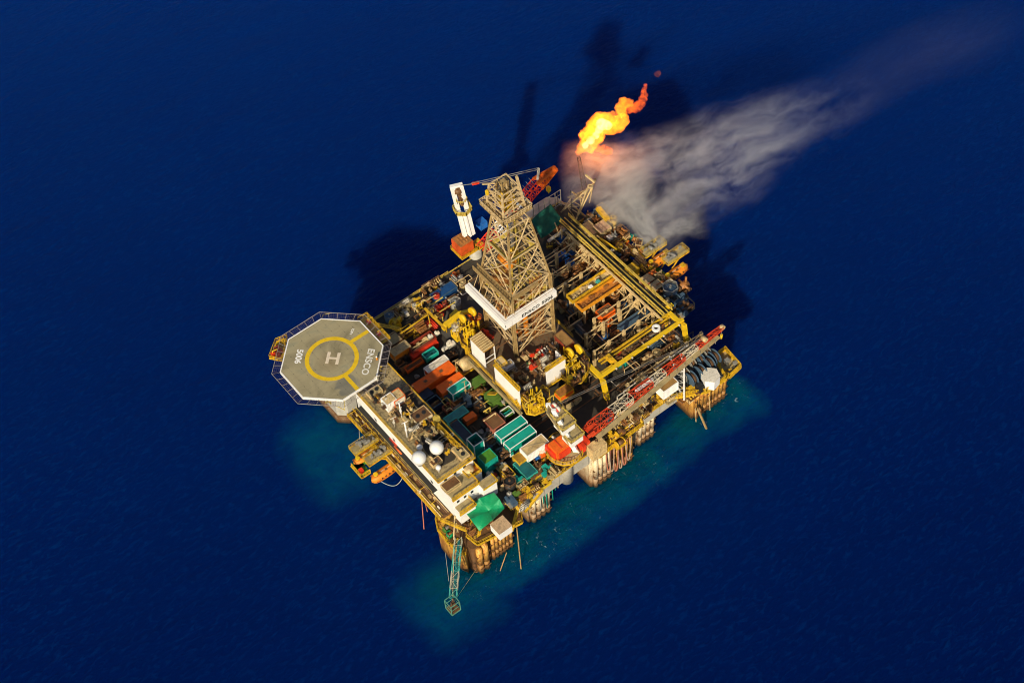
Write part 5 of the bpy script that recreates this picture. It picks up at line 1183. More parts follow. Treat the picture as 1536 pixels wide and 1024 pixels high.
# ================================================================== DETAIL EQUIPMENT (prototypes, copied individually)
RND = random.Random(21)
def proto(kind, mat, mat2, sx=3.0, sy=2.0, h=1.8, seed=0):
    r = random.Random(seed); o = V((0,0,-500)); t = thing(kind[0], 'x', kind[1], o); k = kind[2]
    m = MB(); a = MB()
    if k == 'skid':
        m.cbox(o, sx, sy, .25); posts(m, o, sx-.2, sy-.2, o.z, o.z+h, .14); frame_top(m, o, sx-.2, sy-.2, o.z+h, .14); m.build('frame', mat, t)
        for i in range(2): a.tube(o+V((-sx*.38,sy*(.22-.44*i),.9)), o+V((sx*.38,sy*(.22-.44*i),.9)), .38, 10)
        for i in range(5): q = o+V((r.uniform(-.4,.4)*sx, r.uniform(-.4,.4)*sy, .25)); a.cbox(q, .35,.35, r.uniform(.5,h))
        a.build('vessels', mat2, t)
    elif k == 'pump':
        m.cbox(o, sx, sy*.8, .3); m.cbox(o+V((-sx*.25,0,.3)), sx*.35, sy*.6, h*.7); m.build('base', mat, t)
        a.tube(o+V((0,0,.9)), o+V((sx*.45,0,.9)), .55, 14); a.tube(o+V((sx*.2,-sy*.5,1.2)), o+V((sx*.2,sy*.5,1.2)), .2, 8); a.tube(o+V((sx*.35,0,1.2)), o+V((sx*.35,0,h+.6)), .16, 8); a.build('motor', mat2, t)
    elif k == 'vtank':
        m.tube(o, o+V((0,0,h)), sx*.38, 18); m.sphere(o+V((0,0,h)), sx*.38, 18, 5, 0.0, .35); m.build('shell', mat, t)
        a.tube(o+V((0,0,h)), o+V((0,0,h+.7)), .22, 8); a.rail([o+V((sx*.42*math.cos(i*1.05),sx*.42*math.sin(i*1.05),h-.3)) for i in range(6)],.9,1,.05,closed=True); a.build('rail', mat2, t)
    elif k == 'crate':
        for i in range(3): m.cbox(o+V((r.uniform(-.3,.3)*sx, r.uniform(-.3,.3)*sy, 0)), r.uniform(.8,1.6), r.uniform(.7,1.3), r.uniform(.6,h))
        m.build('boxes', mat, t); a.cbox(o+V((.2,.1,0)), sx*.9, sy*.8, .2); a.build('pallet', mat2, t)
    elif k == 'valves':
        for i in range(5): x = -sx*.4+sx*.2*i; m.tube(o+V((x,-sy*.4,.6+.1*(i%2))), o+V((x,sy*.4,.6+.1*(i%2))), .14, 7); m.tube(o+V((x,0,.6)), o+V((x,0,h*r.uniform(.7,1.1))), .1, 6)
        m.tube(o+V((-sx*.5,sy*.3,.9)), o+V((sx*.5,sy*.3,.9)), .2, 8); m.build('pipes', mat, t)
        for i in range(5): x = -sx*.4+sx*.2*i; a.tube(o+V((x,0,h)), o+V((x,0,h+.12)), .3, 10); a.cbox(o+V((x,0,.3)), .4,.4,.6)
        a.cbox(o, sx, sy*.9, .12); a.build('valve_wheels', mat2, t)
    elif k == 'pipes':
        for i in range(9): m.tube(o+V((-sx/2, -sy*.4+sy*.1*i, .3+.3*(i%2))), o+V((sx/2, -sy*.4+sy*.1*i, .3+.3*(i%2))), .13, 7)
        m.build('pipes', mat, t)
        for s in (-.35,0,.35): a.cbox(o+V((sx*s,0,0)), .2, sy*1.05, .3); a.cbox(o+V((sx*s,-sy*.52,0)),.2,.12,1.0); a.cbox(o+V((sx*s,sy*.52,0)),.2,.12,1.0)
        a.build('bearers', mat2, t)
    elif k == 'bottles':
        for i in range(6):
            for j in range(2): p_ = o+V((-sx*.38+sx*.15*i, -.25+.5*j, .1)); m.tube(p_, p_+V((0,0,h)), .19, 8); m.sphere(p_+V((0,0,h)), .19, 8, 3, 0.0)
        m.build('cylinders', mat, t); posts(a, o, sx, sy*.6, o.z, o.z+h+.3, .12); frame_top(a, o, sx, sy*.6, o.z+h+.3, .12); frame_top(a, o, sx, sy*.6, o.z+h*.5, .1); a.build('rack', mat2, t)
    elif k == 'winch':
        m.tube(o+V((-sx*.3,0,.9)), o+V((sx*.3,0,.9)), .62, 14)
        m.build('drum', mat2, t); a.cbox(o, sx, sy*.8, .25); a.tube(o+V((-sx*.36,0,.9)), o+V((-sx*.28,0,.9)), .95, 16); a.tube(o+V((sx*.28,0,.9)), o+V((sx*.36,0,.9)), .95, 16); a.cbox(o+V((sx*.42,.2,.2)), .6,.8,1.2); a.build('frame', mat, t)
    elif k == 'duct':
        m.beam(o+V((-sx*.5,0,.8)), o+V((sx*.2,0,.8)), .7); m.beam(o+V((sx*.2,0,.6)), o+V((sx*.2,0,h+.6)), .75); m.beam(o+V((sx*.1,0,h+.4)), o+V((sx*.55,.3,h+.4)), .6); m.build('duct', mat, t)
        a.tube(o+V((-sx*.4,-sy*.3,.2)), o+V((-sx*.4,-sy*.3,h+.9)), .13, 7); a.cbox(o+V((-sx*.2,sy*.2,0)), 1.2,.8,.9); a.build('stub', mat2, t)
    elif k == 'lamp':
        m.beam(o, o+V((0,0,h+4)), .16); m.beam(o+V((0,0,h+4)), o+V((.9,0,h+4.2)), .12); m.build('pole', mat, t); a.cbox(o+V((.9,0,h+4.1)), .6,.4,.25); a.build('lamp_head', mat2, t)
    return t
KN = {'skid':('process_skid','skid','skid','skid of small vessels'),'pump':('pump_unit','pump','pump','pump unit'),'vtank':('upright_tank','tank','vtank','upright tank'),'crate':('crate_pile','crates','crate','pile of boxes on a pallet'),
      'valves':('valve_manifold','valves','valves','pipe manifold with valve wheels'),'pipes':('pipe_bundle','pipes','pipes','bundle of pipes on bearers'),'bottles':('gas_bottle_rack','gas bottles','bottles','rack of gas bottles'),
      'winch':('deck_winch','winch','winch','drum winch'),'duct':('vent_duct','duct','duct','bent ventilation duct'),'lamp':('lamp_pole','lamp pole','lamp','lamp pole')}
MC = {'yellow':(YEL,BRN),'cream':(CRM,BRN),'white':(WHTR,GREY),'rusty':(BRN,RUSTO),'tan':(TAN,CRM),'red':(RED,REDD),'orange':(ORG,RUSTO),'teal':(TEAL,TEALD),'blue':(BLUE,BLUEB),'grey':(GREY,LGREY),'dark':(BLK,BRN),'green':(GRN,GREY),'bright yellow':(YCLEAN,YEL),'slate':(STEELB,GREY)}
PROT = {}; PC = {}
def get(kind, colr):
    key = (kind, colr)
    if key not in PROT:
        a, b = MC[colr]; PROT[key] = [proto(KN[kind], a, b, seed=hash(kind)%97 if False else len(PROT)), 0]
    return PROT[key]
SCL = []
def put(kind, colr, px, py, z, where, rz=0, sc=1.0, noxy=None):
    e = get(kind, colr); q = P(px, py, z+.8) if noxy is None else V((*noxy, z))
    lab = f"{colr} {KN[kind][3]} {where}"
    if len(lab.split()) > 16: lab = lab.replace('bundle of pipes on bearers','pipe bundle').replace('pile of boxes on a pallet','box pile').replace('pipe manifold with valve wheels','valve manifold').replace('skid of small vessels','vessel skid').replace('bent ventilation duct','bent duct')
    if len(lab.split()) > 16: print('LONGLABEL', lab); grp = f"{colr} {KN[kind][1]} {where}"
    if e[1] == 0: o = e[0]; o.location = (q.x,q.y,z); o.rotation_euler = (0,0,rz)
    else: o = copy_thing(e[0], (q.x,q.y,z), lab, None, rz)
    e[1] += 1; o['label'] = lab; o.scale = (sc,sc,sc); SCL.append((o,colr,kind,sc,q.copy()))
    PC.setdefault(lab, []).append(o)
    return o
H = math.pi/2
# hand placed pieces
pieces = [
 # north-west edge, between helideck and derrick
 ('winch','bright yellow',593,487,23,'at the north edge next to the helideck stairs',H,1.3),('vtank','slate',585,478,23,'beside the bright yellow winch at the north edge',0,1.2),
 ('vtank','white',622,459,24,'on the north edge west of the blue container',0,.62),('crate','tan',614,455,23,'on the north edge west of the blue container',0,1.1),('pump','tan',630,449,23,'against the north rail by the blue container',0,1.0),
 ('valves','yellow',601,462,23,'against the north rail above the yellow winch',0,1.0),('skid','yellow',634,470,23,'behind the red mixing machine',H,.9),
 ('skid','yellow',611,498,23,'between the helideck stairs and the dark red rack',0,1.2),('valves','yellow',625,492,23,'between the helideck stairs and the dark red rack',0,1.1),
 ('valves','cream',652,423,23,'along the rail above the blue container',0,1.2),('bottles','cream',640,430,23,'along the rail above the blue container',0,.9),
 ('crate','orange',683,412,23,'at the north rail near the white name board end',0,.9),('vtank','white',691,418,23,'at the north rail near the white name board end',0,.7),('vtank','tan',694,427,23,'beside the white name board end',0,.9),
 ('vtank','red',655,446,24.5,'with a red ball top south of the blue container',0,.8),('pump','red',664,460,23,'in the group of red machines south of the blue container',0,1.2),('duct','red',660,468,23,'in the group of red machines south of the blue container',H,1.0),('vtank','white',653,459,23,'between the red machines south of the blue container',0,.7),
 ('skid','rusty',655,474,23,'at the end of the red machine group',0,1.0),('pipes','red',648,486,24,'leaning by the yellow A shaped beams',H,1.3),
 ('vtank','grey',684,459,23,'on the empty dark deck below the name board',0,1.3),
 # around yellow hoist west
 ('duct','bright yellow',676,487,26,'beside the derrick leg shed',0,1.8),('skid','bright yellow',690,500,29,'on the west platform of the drill floor',0,1.4),('valves','bright yellow',700,487,31,'on the west platform of the drill floor',H,1.4),
 ('vtank','white',684,494,29.5,'with white hood by the yellow hoist',0,1.0),('crate','white',676,516,26,'on the white branching pipe rack',0,.9),('duct','white',670,521,25,'crossing between the red container and the cream hut',0,1.0),
 ('crate','white',645,504,25.8,'on the dark red rack',0,.6),('crate','white',655,499,25.8,'at the far end of the dark red rack',0,.6),
 ('skid','dark',678,533,23,'between the cream arched hut and the white roofed container',0,1.0),
 # helideck foot / west deck
 ('crate','rusty',600,542,23,'in the shade below the helideck',0,1.2),('skid','rusty',607,553,23,'in the shade below the helideck',0,1.0),('crate','dark',597,557,23,'in the shade below the helideck',H,1.0),
 ('crate','grey',625,563,23,'alone on the dark deck by the house',0,.5),('pump','dark',612,535,23,'beside the cream roofed container',0,1.0),
 ('crate','blue',722,602,23,'beside the green machinery box',H,1.1),('crate','cream',727,608,23,'beside the green machinery box',0,.7),('valves','teal',757,600,23,'right of the green machinery box',H,1.0),('pump','green',752,604,24,'with cream hood right of the green machinery box',0,.9),
 ('skid','rusty',716,590,23,'in front of the olive green tank container',0,1.4),('valves','rusty',706,586,23,'in front of the olive green tank container',0,1.0),('crate','dark',720,616,23,'left of the faded red skid',0,1.2),
 ('crate','grey',724,650,23,'between the teal tower container and the twin teal containers',0,1.0),('crate','dark',731,642,23,'between the teal tower container and the twin teal containers',H,1.3),('skid','dark',738,660,23,'between the teal tower container and the twin teal containers',0,1.3),('crate','slate',730,668,23,'between the teal tower container and the twin teal containers',H,1.1),
 ('skid','teal',748,655,23,'west of the twin teal containers',0,1.0),('crate','slate',752,672,23,'west of the mustard roofed box',0,1.1),('skid','dark',758,682,23,'west of the mustard roofed box',0,1.4),
 ('pump','cream',752,700,23,'south of the green roofed tank',H,1.5),('skid','yellow',762,712,23,'south of the green roofed tank',H,1.3),('crate','white',755,697,24,'on top of the cream pump south of the green tank',0,.7),('vtank','red',742,713,23,'between the store room and the green roofed tank',0,.6),
 ('crate','white',735,712,23,'beside the orange roofed store room',0,.9),('crate','cream',747,717,23,'beside the orange roofed store room',0,.8),('vtank','dark',765,728,23,'on the dark deck by the emerald tarpaulin',0,1.4),('crate','cream',754,729,23,'on the dark deck by the emerald tarpaulin',0,.8),('vtank','white',764,742,23,'east of the emerald tarpaulin',0,.6),
 ('crate','teal',775,720,23,'near the south edge rail below the teal rack',0,1.2),('skid','tan',784,728,23,'near the south edge rail below the teal rack',0,1.0),('crate','green',775,741,23,'near the yellow corner girders',0,1.0),('crate','slate',766,752,23,'in the blue pile beside the emerald tarpaulin',H,1.2),
 ('pipes','white',782,757,20.5,'between the yellow corner girders',0,1.2),('pipes','yellow',772,752,22,'between the yellow corner girders',0,1.5),
 ('pipes','yellow',795,712,23,'along the south edge by the teal rack',0,1.4),('valves','dark',806,717,22,'at the hull edge above the teal risers',0,1.3),('valves','cream',815,708,22,'at the hull edge above the teal risers',0,1.2),('valves','green',823,702,22,'at the hull edge above the teal risers',0,1.1),('pipes','tan',805,703,23,'along the south edge by the teal rack',0,1.3),
 ('crate','orange',816,679,24,'under the white cabin beside the crane',0,.9),('crate','blue',806,683,24,'under the white cabin beside the crane',0,.9),('crate','white',812,678,25,'under the white cabin beside the crane',0,.8),
 ('duct','yellow',822,687,22,'left of the crane pedestal platform',0,1.2),('lamp','yellow',820,683,21,'left of the crane pedestal platform',0,1.0),
 # south edge right of crane
 ('valves','cream',906,652,22.5,'beside the tan electrical box on the south edge',0,1.5),('valves','white',918,640,22.5,'on the south edge above the hose loops',0,1.4),('valves','cream',927,648,21,'on the south edge above the hose loops',0,1.3),('winch','yellow',918,655,21,'on the south edge above the hose loops',0,1.2),
 ('pipes','yellow',905,664,20,'on the south edge above the hose loops',0,1.4),('winch','yellow',930,664,18.9,'on the low south walkway above the hose loops',0,1.2),('crate','slate',912,630,23,'under the crane boom root',0,1.2),('crate','cream',935,622,24,'on the tan deck beside the crane boom',0,1.3),
 ('pipes','tan',925,632,23,'on the tan deck beside the crane boom',0,1.8),('pipes','yellow',945,632,21,'on the south edge right of the hose loops',0,1.6),('pipes','yellow',955,622,20.5,'on the south edge right of the hose loops',H*.6,1.5),
 ('crate','red',945,607,23,'south of the crane boom middle',0,1.1),('crate','white',951,612,23,'south of the crane boom middle',0,.9),('winch','rusty',960,603,23,'south of the crane boom middle',0,1.2),('pump','orange',958,608,22,'south of the crane boom middle',0,1.0),
 ('pipes','dark',975,592,23,'south of the crane boom near the tan roofed cabin',0,1.6),('pump','cream',893,661,26.5,'on top of the tan electrical box',0,.5),
 ('skid','tan',1005,596,22,'on the tan ledge below the tan roofed cabin',0,1.2),('crate','yellow',1030,585,22,'between the tan roofed cabin and the east column',0,1.2),('valves','yellow',1040,590,20,'between the tan roofed cabin and the east column',0,1.3),('crate','dark',1048,583,22.8,'on the reel platform edge',0,1.2),
 # east gantry zone
 ('crate','cream',968,540,23,'in the row of three pots beside the crane boom',0,1.2),('vtank','cream',974,538,23,'in the row of three pots beside the crane boom',0,1.0),('vtank','tan',985,533,23,'in the row of three pots beside the crane boom',0,1.0),
 ('pipes','slate',985,515,23,'beside the yellow gantry girder',0,1.6),('pipes','dark',955,533,23,'beside the yellow gantry girder',0,1.8),('crate','teal',932,545,23,'beside the yellow gantry girder',0,1.0),('pipes','grey',1010,505,23,'beside the yellow gantry girder',0,1.5),
 ('valves','cream',1000,527,23,'between the gantry and the boom tip',0,1.5),('valves','grey',1020,515,23,'between the gantry and the boom tip',H,1.3),('crate','yellow',1013,517,24,'between the gantry and the boom tip',0,.7),('skid','rusty',1008,508,23,'between the gantry and the boom tip',0,1.2),
 ('skid','dark',1028,462,24,'at the east edge beyond the yellow gantry',0,1.5),('crate','slate',1020,452,23,'at the east edge beyond the yellow gantry',0,1.5),('crate','cream',1025,470,23,'at the east edge beyond the yellow gantry',0,1.0),('winch','slate',1012,452,23,'at the east edge beyond the yellow gantry',0,1.4),('vtank','slate',1005,441,23,'at the east edge south of the lifeboats',0,1.8),('pump','rusty',1020,435,22,'at the east edge south of the lifeboats',0,2.0),
 ('crate','cream',995,431,23,'at the east edge south of the lifeboats',0,.9),('valves','orange',990,427,24,'beside the cream roofed boxes by the catwalk',0,.9),
 # pipe deck
 ('skid','rusty',905,452,23,'around the rusty orange crate',0,1.3),('valves','dark',895,459,24,'around the rusty orange crate',0,1.2),('skid','rusty',918,462,23,'around the rusty orange crate',0,1.2),('vtank','rusty',922,447,25,'around the rusty orange crate',0,1.1),('vtank','blue',936,457,24,'in the blue pair beside the cream posts',0,.6),('vtank','blue',930,464,24,'in the blue pair beside the cream posts',0,.6),
 ('valves','orange',910,480,24,'south of the rusty orange crate',0,1.1),('crate','orange',912,486,23,'south of the rusty orange crate',0,1.0),('skid','rusty',925,500,23,'left of the dusty blue container',0,1.1),('valves','rusty',900,485,23,'left of the dusty blue container',0,1.2),('crate','blue',906,503,23,'left of the dusty blue container',0,1.0),
 ('pipes','cream',850,452,24,'just east of the name board',0,.8),('vtank','white',849,455,23,'just east of the name board',0,.7),('crate','slate',860,464,23,'just east of the name board',0,1.4),('crate','tan',845,461,23,'just east of the name board',0,1.0),
 ('pump','rusty',919,440,25,'under the orange trough trestles',0,1.4),
]
for (k,c_,px,py,z,wh,rz,sc) in pieces: put(k,c_,px,py,z,wh,rz,sc)
# dense fields of machinery, copied piece by piece
def field(pts, n, kinds, cols, z, where, smin=.7, smax=1.3, seed=0):
    r = random.Random(seed)
    (ax,ay),(bx,by),(cx2,cy2),(dx,dy) = pts
    done = []; tries = 0
    while len(done) < n and tries < n*30:
        tries += 1; u_, v_ = r.random(), r.random()
        px = (ax*(1-u_)+bx*u_)*(1-v_)+(dx*(1-u_)+cx2*u_)*v_; py = (ay*(1-u_)+by*u_)*(1-v_)+(dy*(1-u_)+cy2*u_)*v_
        if any((px-a)**2+(py-b)**2 < 36 for a,b in done): continue
        done.append((px,py)); put(r.choice(kinds), r.choice(cols), px, py, z+r.choice([0,0,.8,1.6]), where, r.choice([0,H,0,H,r.uniform(0,3)]) , r.uniform(smin,smax))
A4 = ['skid','valves','pump','vtank','crate']
field([(822,352),(850,335),(905,385),(845,420)], 26, ['skid','valves','pump','crate','vtank'], ['blue','cream','rusty','dark','yellow','orange','cream'], 23.5, 'on the shaded north part of the pipe deck', seed=1)
field([(835,415),(880,385),(920,395),(860,435)], 13, ['valves','skid','vtank','pump'], ['cream','rusty','dark','cream','rusty'], 23.5, 'between the north post frames of the pipe deck', seed=2)
field([(870,325),(900,310),(955,362),(935,392)], 24, A4, ['cream','dark','slate','yellow','rusty','teal','white'], 23.4, 'on the north east deck behind the catwalk', seed=3, smin=.7, smax=1.2)
field([(930,365),(965,380),(965,400),(925,385)], 9, ['valves','pump','vtank','duct'], ['rusty','yellow','dark','orange'], 23.4, 'between the north east deck and the lifeboats', seed=4)
field([(745,548),(765,538),(800,575),(780,590)], 15, ['valves','crate','skid','pump'], ['cream','white','tan','rusty','bright yellow','teal'], 31.1, 'on the drill floor behind the long white windwall', seed=5, smin=.5, smax=.8)
field([(775,545),(835,505),(850,520),(800,560)], 20, ['valves','crate','pump','bottles'], ['white','cream','dark','rusty','white','red'], 31.1, 'on the drill floor in front of the derrick', seed=6, smin=.5, smax=.8)
field([(735,470),(760,500),(790,470),(770,450)], 10, ['valves','skid','vtank'], ['rusty','yellow','orange','dark'], 31.1, 'inside the derrick feet', seed=7, smin=.6, smax=1.0)
field([(552,594),(568,580),(660,680),(640,650)], 18, ['valves','duct','crate'], ['cream','tan','white','dark','tan'], 34.05, 'on the west half of the crew house roof', seed=8, smin=.45, smax=.75)
field([(603,590),(622,605),(700,680),(690,690)], 12, ['valves','crate','duct'], ['tan','dark','cream','yellow','tan'], 34.05, 'on the east half of the crew house roof', seed=9, smin=.45, smax=.7)
field([(612,500),(640,478),(655,490),(625,515)], 7, ['valves','crate'], ['yellow','rusty','green','cream'], 23.1, 'between the dark red rack and the north edge', seed=10, smin=.6, smax=1.0)
field([(655,590),(700,590),(740,620),(680,610)], 12, ['crate','valves','skid','pipes'], ['dark','rusty','dark','slate','orange'], 23.05, 'in the shade of the west cargo deck', seed=11, smin=.6, smax=1.0)
field([(700,640),(745,640),(770,690),(730,660)], 8, ['crate','valves','pipes'], ['dark','slate','grey','dark'], 23.05, 'on the dark deck between the teal containers', seed=12, smin=.5, smax=.9)
field([(795,700),(835,675),(845,690),(800,720)], 10, ['valves','pipes','crate'], ['yellow','cream','dark','teal','rusty'], 22.6, 'along the south edge left of the crane', seed=13, smin=.6, smax=1.0)
field([(900,640),(960,595),(975,605),(915,655)], 14, ['valves','pipes','crate','skid'], ['cream','yellow','dark','rusty','tan'], 22.6, 'along the south edge right of the crane', seed=14, smin=.6, smax=1.0)
field([(780,720),(805,705),(800,730),(785,745)], 7, ['valves','crate','pipes'], ['yellow','cream','green','dark'], 22.6, 'near the yellow corner girders at the south edge', seed=15, smin=.6, smax=1.0)
field([(690,780),(702,770),(725,800),(718,806)], 7, ['valves','crate','duct'], ['yellow','rusty','cream','dark'], 20.1, 'beside the emerald tarpaulin at the corner', seed=16, smin=.5, smax=.8)
field([(668,790),(680,786),(695,820),(686,832)], 7, ['valves','winch','crate'], ['rusty','yellow','dark','green'], 9.5, 'on the sponson top at the south corner', seed=17, smin=.6, smax=.9)
field([(905,520),(1000,460),(1010,475),(915,540)], 16, ['pipes','valves','crate'], ['dark','rusty','tan','grey','cream'], 23.1, 'under the yellow gantry', seed=18, smin=.8, smax=1.3)
field([(925,580),(1000,530),(1010,540),(935,590)], 12, ['pipes','valves','skid'], ['dark','rusty','tan','cream','grey'], 23.1, 'between the gantry and the crane boom', seed=19, smin=.7, smax=1.2)
field([(585,480),(600,470),(640,445),(600,500)], 6, ['valves','crate'], ['tan','yellow','slate'], 23.1, 'along the north edge near the helideck', seed=20, smin=.6, smax=1.0)
field([(1000,415),(1025,440),(1025,470),(1000,455)], 9, ['valves','pump','crate'], ['rusty','slate','cream','dark'], 22.9, 'along the east rail', seed=22, smin=.7, smax=1.1)

field([(745,455),(770,500),(810,470),(785,440)], 14, ['valves','skid','crate','pump'], ['rusty','yellow','cream','orange','dark'], 31.1, 'on the drill floor under the derrick', seed=31, smin=.7, smax=1.1)
field([(705,480),(722,470),(745,500),(730,515)], 8, ['valves','skid','duct'], ['rusty','orange','yellow','red'], 31.1, 'between the ribbed shed and the derrick', seed=32, smin=.6, smax=1.0)
field([(772,600),(790,588),(822,596),(805,612)], 12, ['valves','pump'], ['bright yellow','yellow','dark'], 31.6, 'on the southern edge platform of the drill floor', seed=33, smin=.6, smax=.9)
field([(842,545),(862,530),(882,545),(862,572)], 14, ['valves','pump','skid'], ['bright yellow','yellow','dark','rusty'], 31.6, 'on the eastern edge platform of the drill floor', seed=34, smin=.7, smax=1.0)
field([(690,490),(710,475),(715,490),(697,515)], 10, ['valves','pump'], ['bright yellow','yellow','dark'], 31.3, 'on the western edge platform of the drill floor', seed=35, smin=.6, smax=.9)
field([(580,470),(690,405),(700,415),(590,485)], 22, ['valves','crate','pump','bottles'], ['cream','yellow','tan','rusty','white'], 23.1, 'in the strip along the north rail', seed=36, smin=.5, smax=.9)
field([(855,350),(935,420),(930,440),(850,380)], 16, ['valves','skid','pump'], ['cream','rusty','yellow','cream'], 23.4, 'under the long catwalk trestle', seed=37, smin=.8, smax=1.2)
field([(820,420),(880,470),(870,500),(830,480)], 12, ['pipes','crate','valves'], ['dark','rusty','slate','cream'], 23.1, 'on the dark deck east of the derrick', seed=38, smin=.7, smax=1.1)
field([(820,600),(890,560),(900,590),(850,615)], 7, ['pipes','crate','valves'], ['dark','rusty','tan'], 23.1, 'on the open dark deck behind the crane', seed=39, smin=.6, smax=.9)
field([(870,330),(900,312),(960,365),(950,385)], 22, ['valves','pump','skid','crate'], ['cream','yellow','tan','rusty','orange','cream'], 24.2, 'among the stores on the north east deck', seed=40, smin=.6, smax=1.0)
field([(948,395),(965,385),(1010,425),(1000,440)], 14, ['valves','crate','pump'], ['cream','rusty','orange','yellow','tan'], 23.6, 'between the catwalk and the east lifeboats', seed=41, smin=.6, smax=1.0)
field([(895,645),(985,585),(1000,600),(905,665)], 22, ['valves','pipes','crate','winch'], ['yellow','cream','tan','rusty','yellow'], 22.9, 'on the golden ledge below the crane boom', seed=42, smin=.6, smax=1.0)
field([(775,735),(835,690),(842,700),(785,750)], 16, ['valves','pipes','crate'], ['yellow','cream','teal','rusty','tan'], 22.4, 'on the ledge above the teal risers', seed=43, smin=.5, smax=.9)
field([(700,775),(715,765),(765,780),(720,803)], 8, ['valves','pipes','crate'], ['yellow','cream','rusty','tan'], 20.1, 'around the foot of the emerald tarpaulin', seed=44, smin=.6, smax=.9)
field([(1015,592),(1040,580),(1045,590),(1025,605)], 7, ['valves','pipes','crate'], ['yellow','rusty','cream'], 18.0, 'on the yellow girders above the east column', seed=45, smin=.6, smax=1.0)
field([(556,592),(575,580),(668,675),(648,690)], 16, ['valves','crate','pump','duct'], ['cream','dark','white','rusty','yellow'], 34.05, 'roof', seed=46, smin=.4, smax=.65)
field([(585,585),(605,590),(705,690),(690,698)], 16, ['valves','crate','pump'], ['cream','dark','tan','white','yellow'], 34.05, 'roof', seed=47, smin=.4, smax=.65)
field([(745,545),(790,525),(835,540),(785,600)], 18, ['valves','crate','pump'], ['cream','white','tan','rusty','cream'], 31.1, 'floor', seed=48, smin=.5, smax=.8)
field([(855,440),(900,470),(895,545),(850,560)], 12, ['valves','crate','pipes'], ['rusty','cream','tan','dark','yellow'], 23.1, 'deck', seed=49, smin=.6, smax=1.0)
# runs of pipe, axis aligned with bends
RUNS = []
RC = {'cream':CRM,'yellow':YEL2,'rusty':BRN,'white':WHTR,'dark':BLK,'bright yellow':YCLEAN}
def pipe_runs(pts, n, z0, z1, cols, where, seed, Lm=9):
    r = random.Random(seed); (ax,ay),(bx,by),(cx2,cy2),(dx,dy) = pts; made = {}
    for i in range(n):
        u_, v_ = r.random(), r.random(); px = (ax*(1-u_)+bx*u_)*(1-v_)+(dx*(1-u_)+cx2*u_)*v_; py = (ay*(1-u_)+by*u_)*(1-v_)+(dy*(1-u_)+cy2*u_)*v_
        z = r.uniform(z0,z1); q = P(px,py,z); pl_ = [V(q)]; ax_ = r.random() < .6
        for k in range(r.choice([1,2,3])):
            l_ = r.uniform(1.5,Lm)*r.choice([-1,1])*(1 if k == 0 else .4); pl_.append(pl_[-1]+(V((l_,0,0)) if ax_ else V((0,l_*.8,0)))); ax_ = not ax_
        pl_.append(pl_[-1]+V((0,0,-(z-z0)-.6))); rr = r.uniform(.08,.2); m = MB()
        for a_, b_ in zip(pl_,pl_[1:]): m.tube(a_,b_,rr,6)
        if any(p_.x > 84 or p_.y < -60.5 or p_.y > 11 or p_.x < 0 for p_ in pl_): continue
        c_ = r.choice(cols); o = m.build('pipe_run', RC[c_]); lab = c_+' bent pipe run '+where; tag(o, lab, 'pipe'); RUNS.append((o,c_,'run',rr*8,V(q)))
pipe_runs([(740,470),(775,520),(815,480),(785,440)], 16, 31.5, 35, ['rusty','cream','yellow','white'], 'on the drill floor under the derrick', 51, 6)
pipe_runs([(780,545),(840,510),(850,525),(800,570)], 12, 31.5, 34, ['white','rusty','cream'], 'beside the south windwall', 52, 5)
pipe_runs([(830,350),(860,340),(930,430),(850,440)], 26, 24, 29, ['cream','rusty','dark','cream'], 'in the north half of the pipe deck', 53, 10)
pipe_runs([(900,500),(1000,440),(1020,490),(920,550)], 26, 24, 28, ['cream','rusty','dark','yellow'], 'in the south half of the pipe deck', 54, 12)
pipe_runs([(925,570),(1010,515),(1020,530),(935,590)], 20, 24, 27, ['cream','white','rusty','dark'], 'between the yellow gantry and the crane boom', 55, 12)
pipe_runs([(590,480),(680,420),(700,440),(620,500)], 20, 24, 27, ['yellow','cream','rusty','white'], 'along the north edge', 56, 7)
pipe_runs([(875,325),(900,310),(960,370),(945,395)], 22, 24, 28, ['yellow','cream','rusty','white'], 'on the north east deck', 57, 6)
pipe_runs([(560,580),(590,590),(690,685),(650,690)], 18, 34.2, 35.5, ['cream','white','rusty'], 'over the crew house roof', 58, 6)
pipe_runs([(895,650),(985,590),(1000,605),(905,670)], 22, 22, 24.5, ['yellow','cream','white','rusty'], 'along the south ledge right of the crane', 59, 7)
pipe_runs([(780,730),(830,695),(840,705),(790,745)], 14, 22, 24, ['yellow','cream','rusty'], 'along the south ledge left of the crane', 60, 6)
pipe_runs([(655,585),(720,580),(760,680),(700,640)], 14, 23.5, 26, ['rusty','dark','cream'], 'between the cargo containers', 61, 6)
pipe_runs([(820,440),(890,470),(900,560),(850,590)], 16, 23.6, 26, ['rusty','cream','yellow'], 'deck', 65, 9)
pipe_runs([(650,590),(720,580),(770,640),(690,640)], 12, 24.5, 27.5, ['cream','yellow','rusty'], 'cargo', 66, 5)
pipe_runs([(770,600),(800,590),(825,600),(800,615)], 10, 32, 36, ['bright yellow','yellow'], 'on the southern edge platform', 62, 3)
pipe_runs([(845,550),(865,530),(882,545),(862,575)], 12, 32, 37, ['bright yellow','yellow'], 'on the eastern edge platform', 63, 3)
pipe_runs([(690,490),(708,478),(714,492),(698,514)], 8, 32, 36, ['bright yellow','yellow'], 'on the western edge platform', 64, 3)
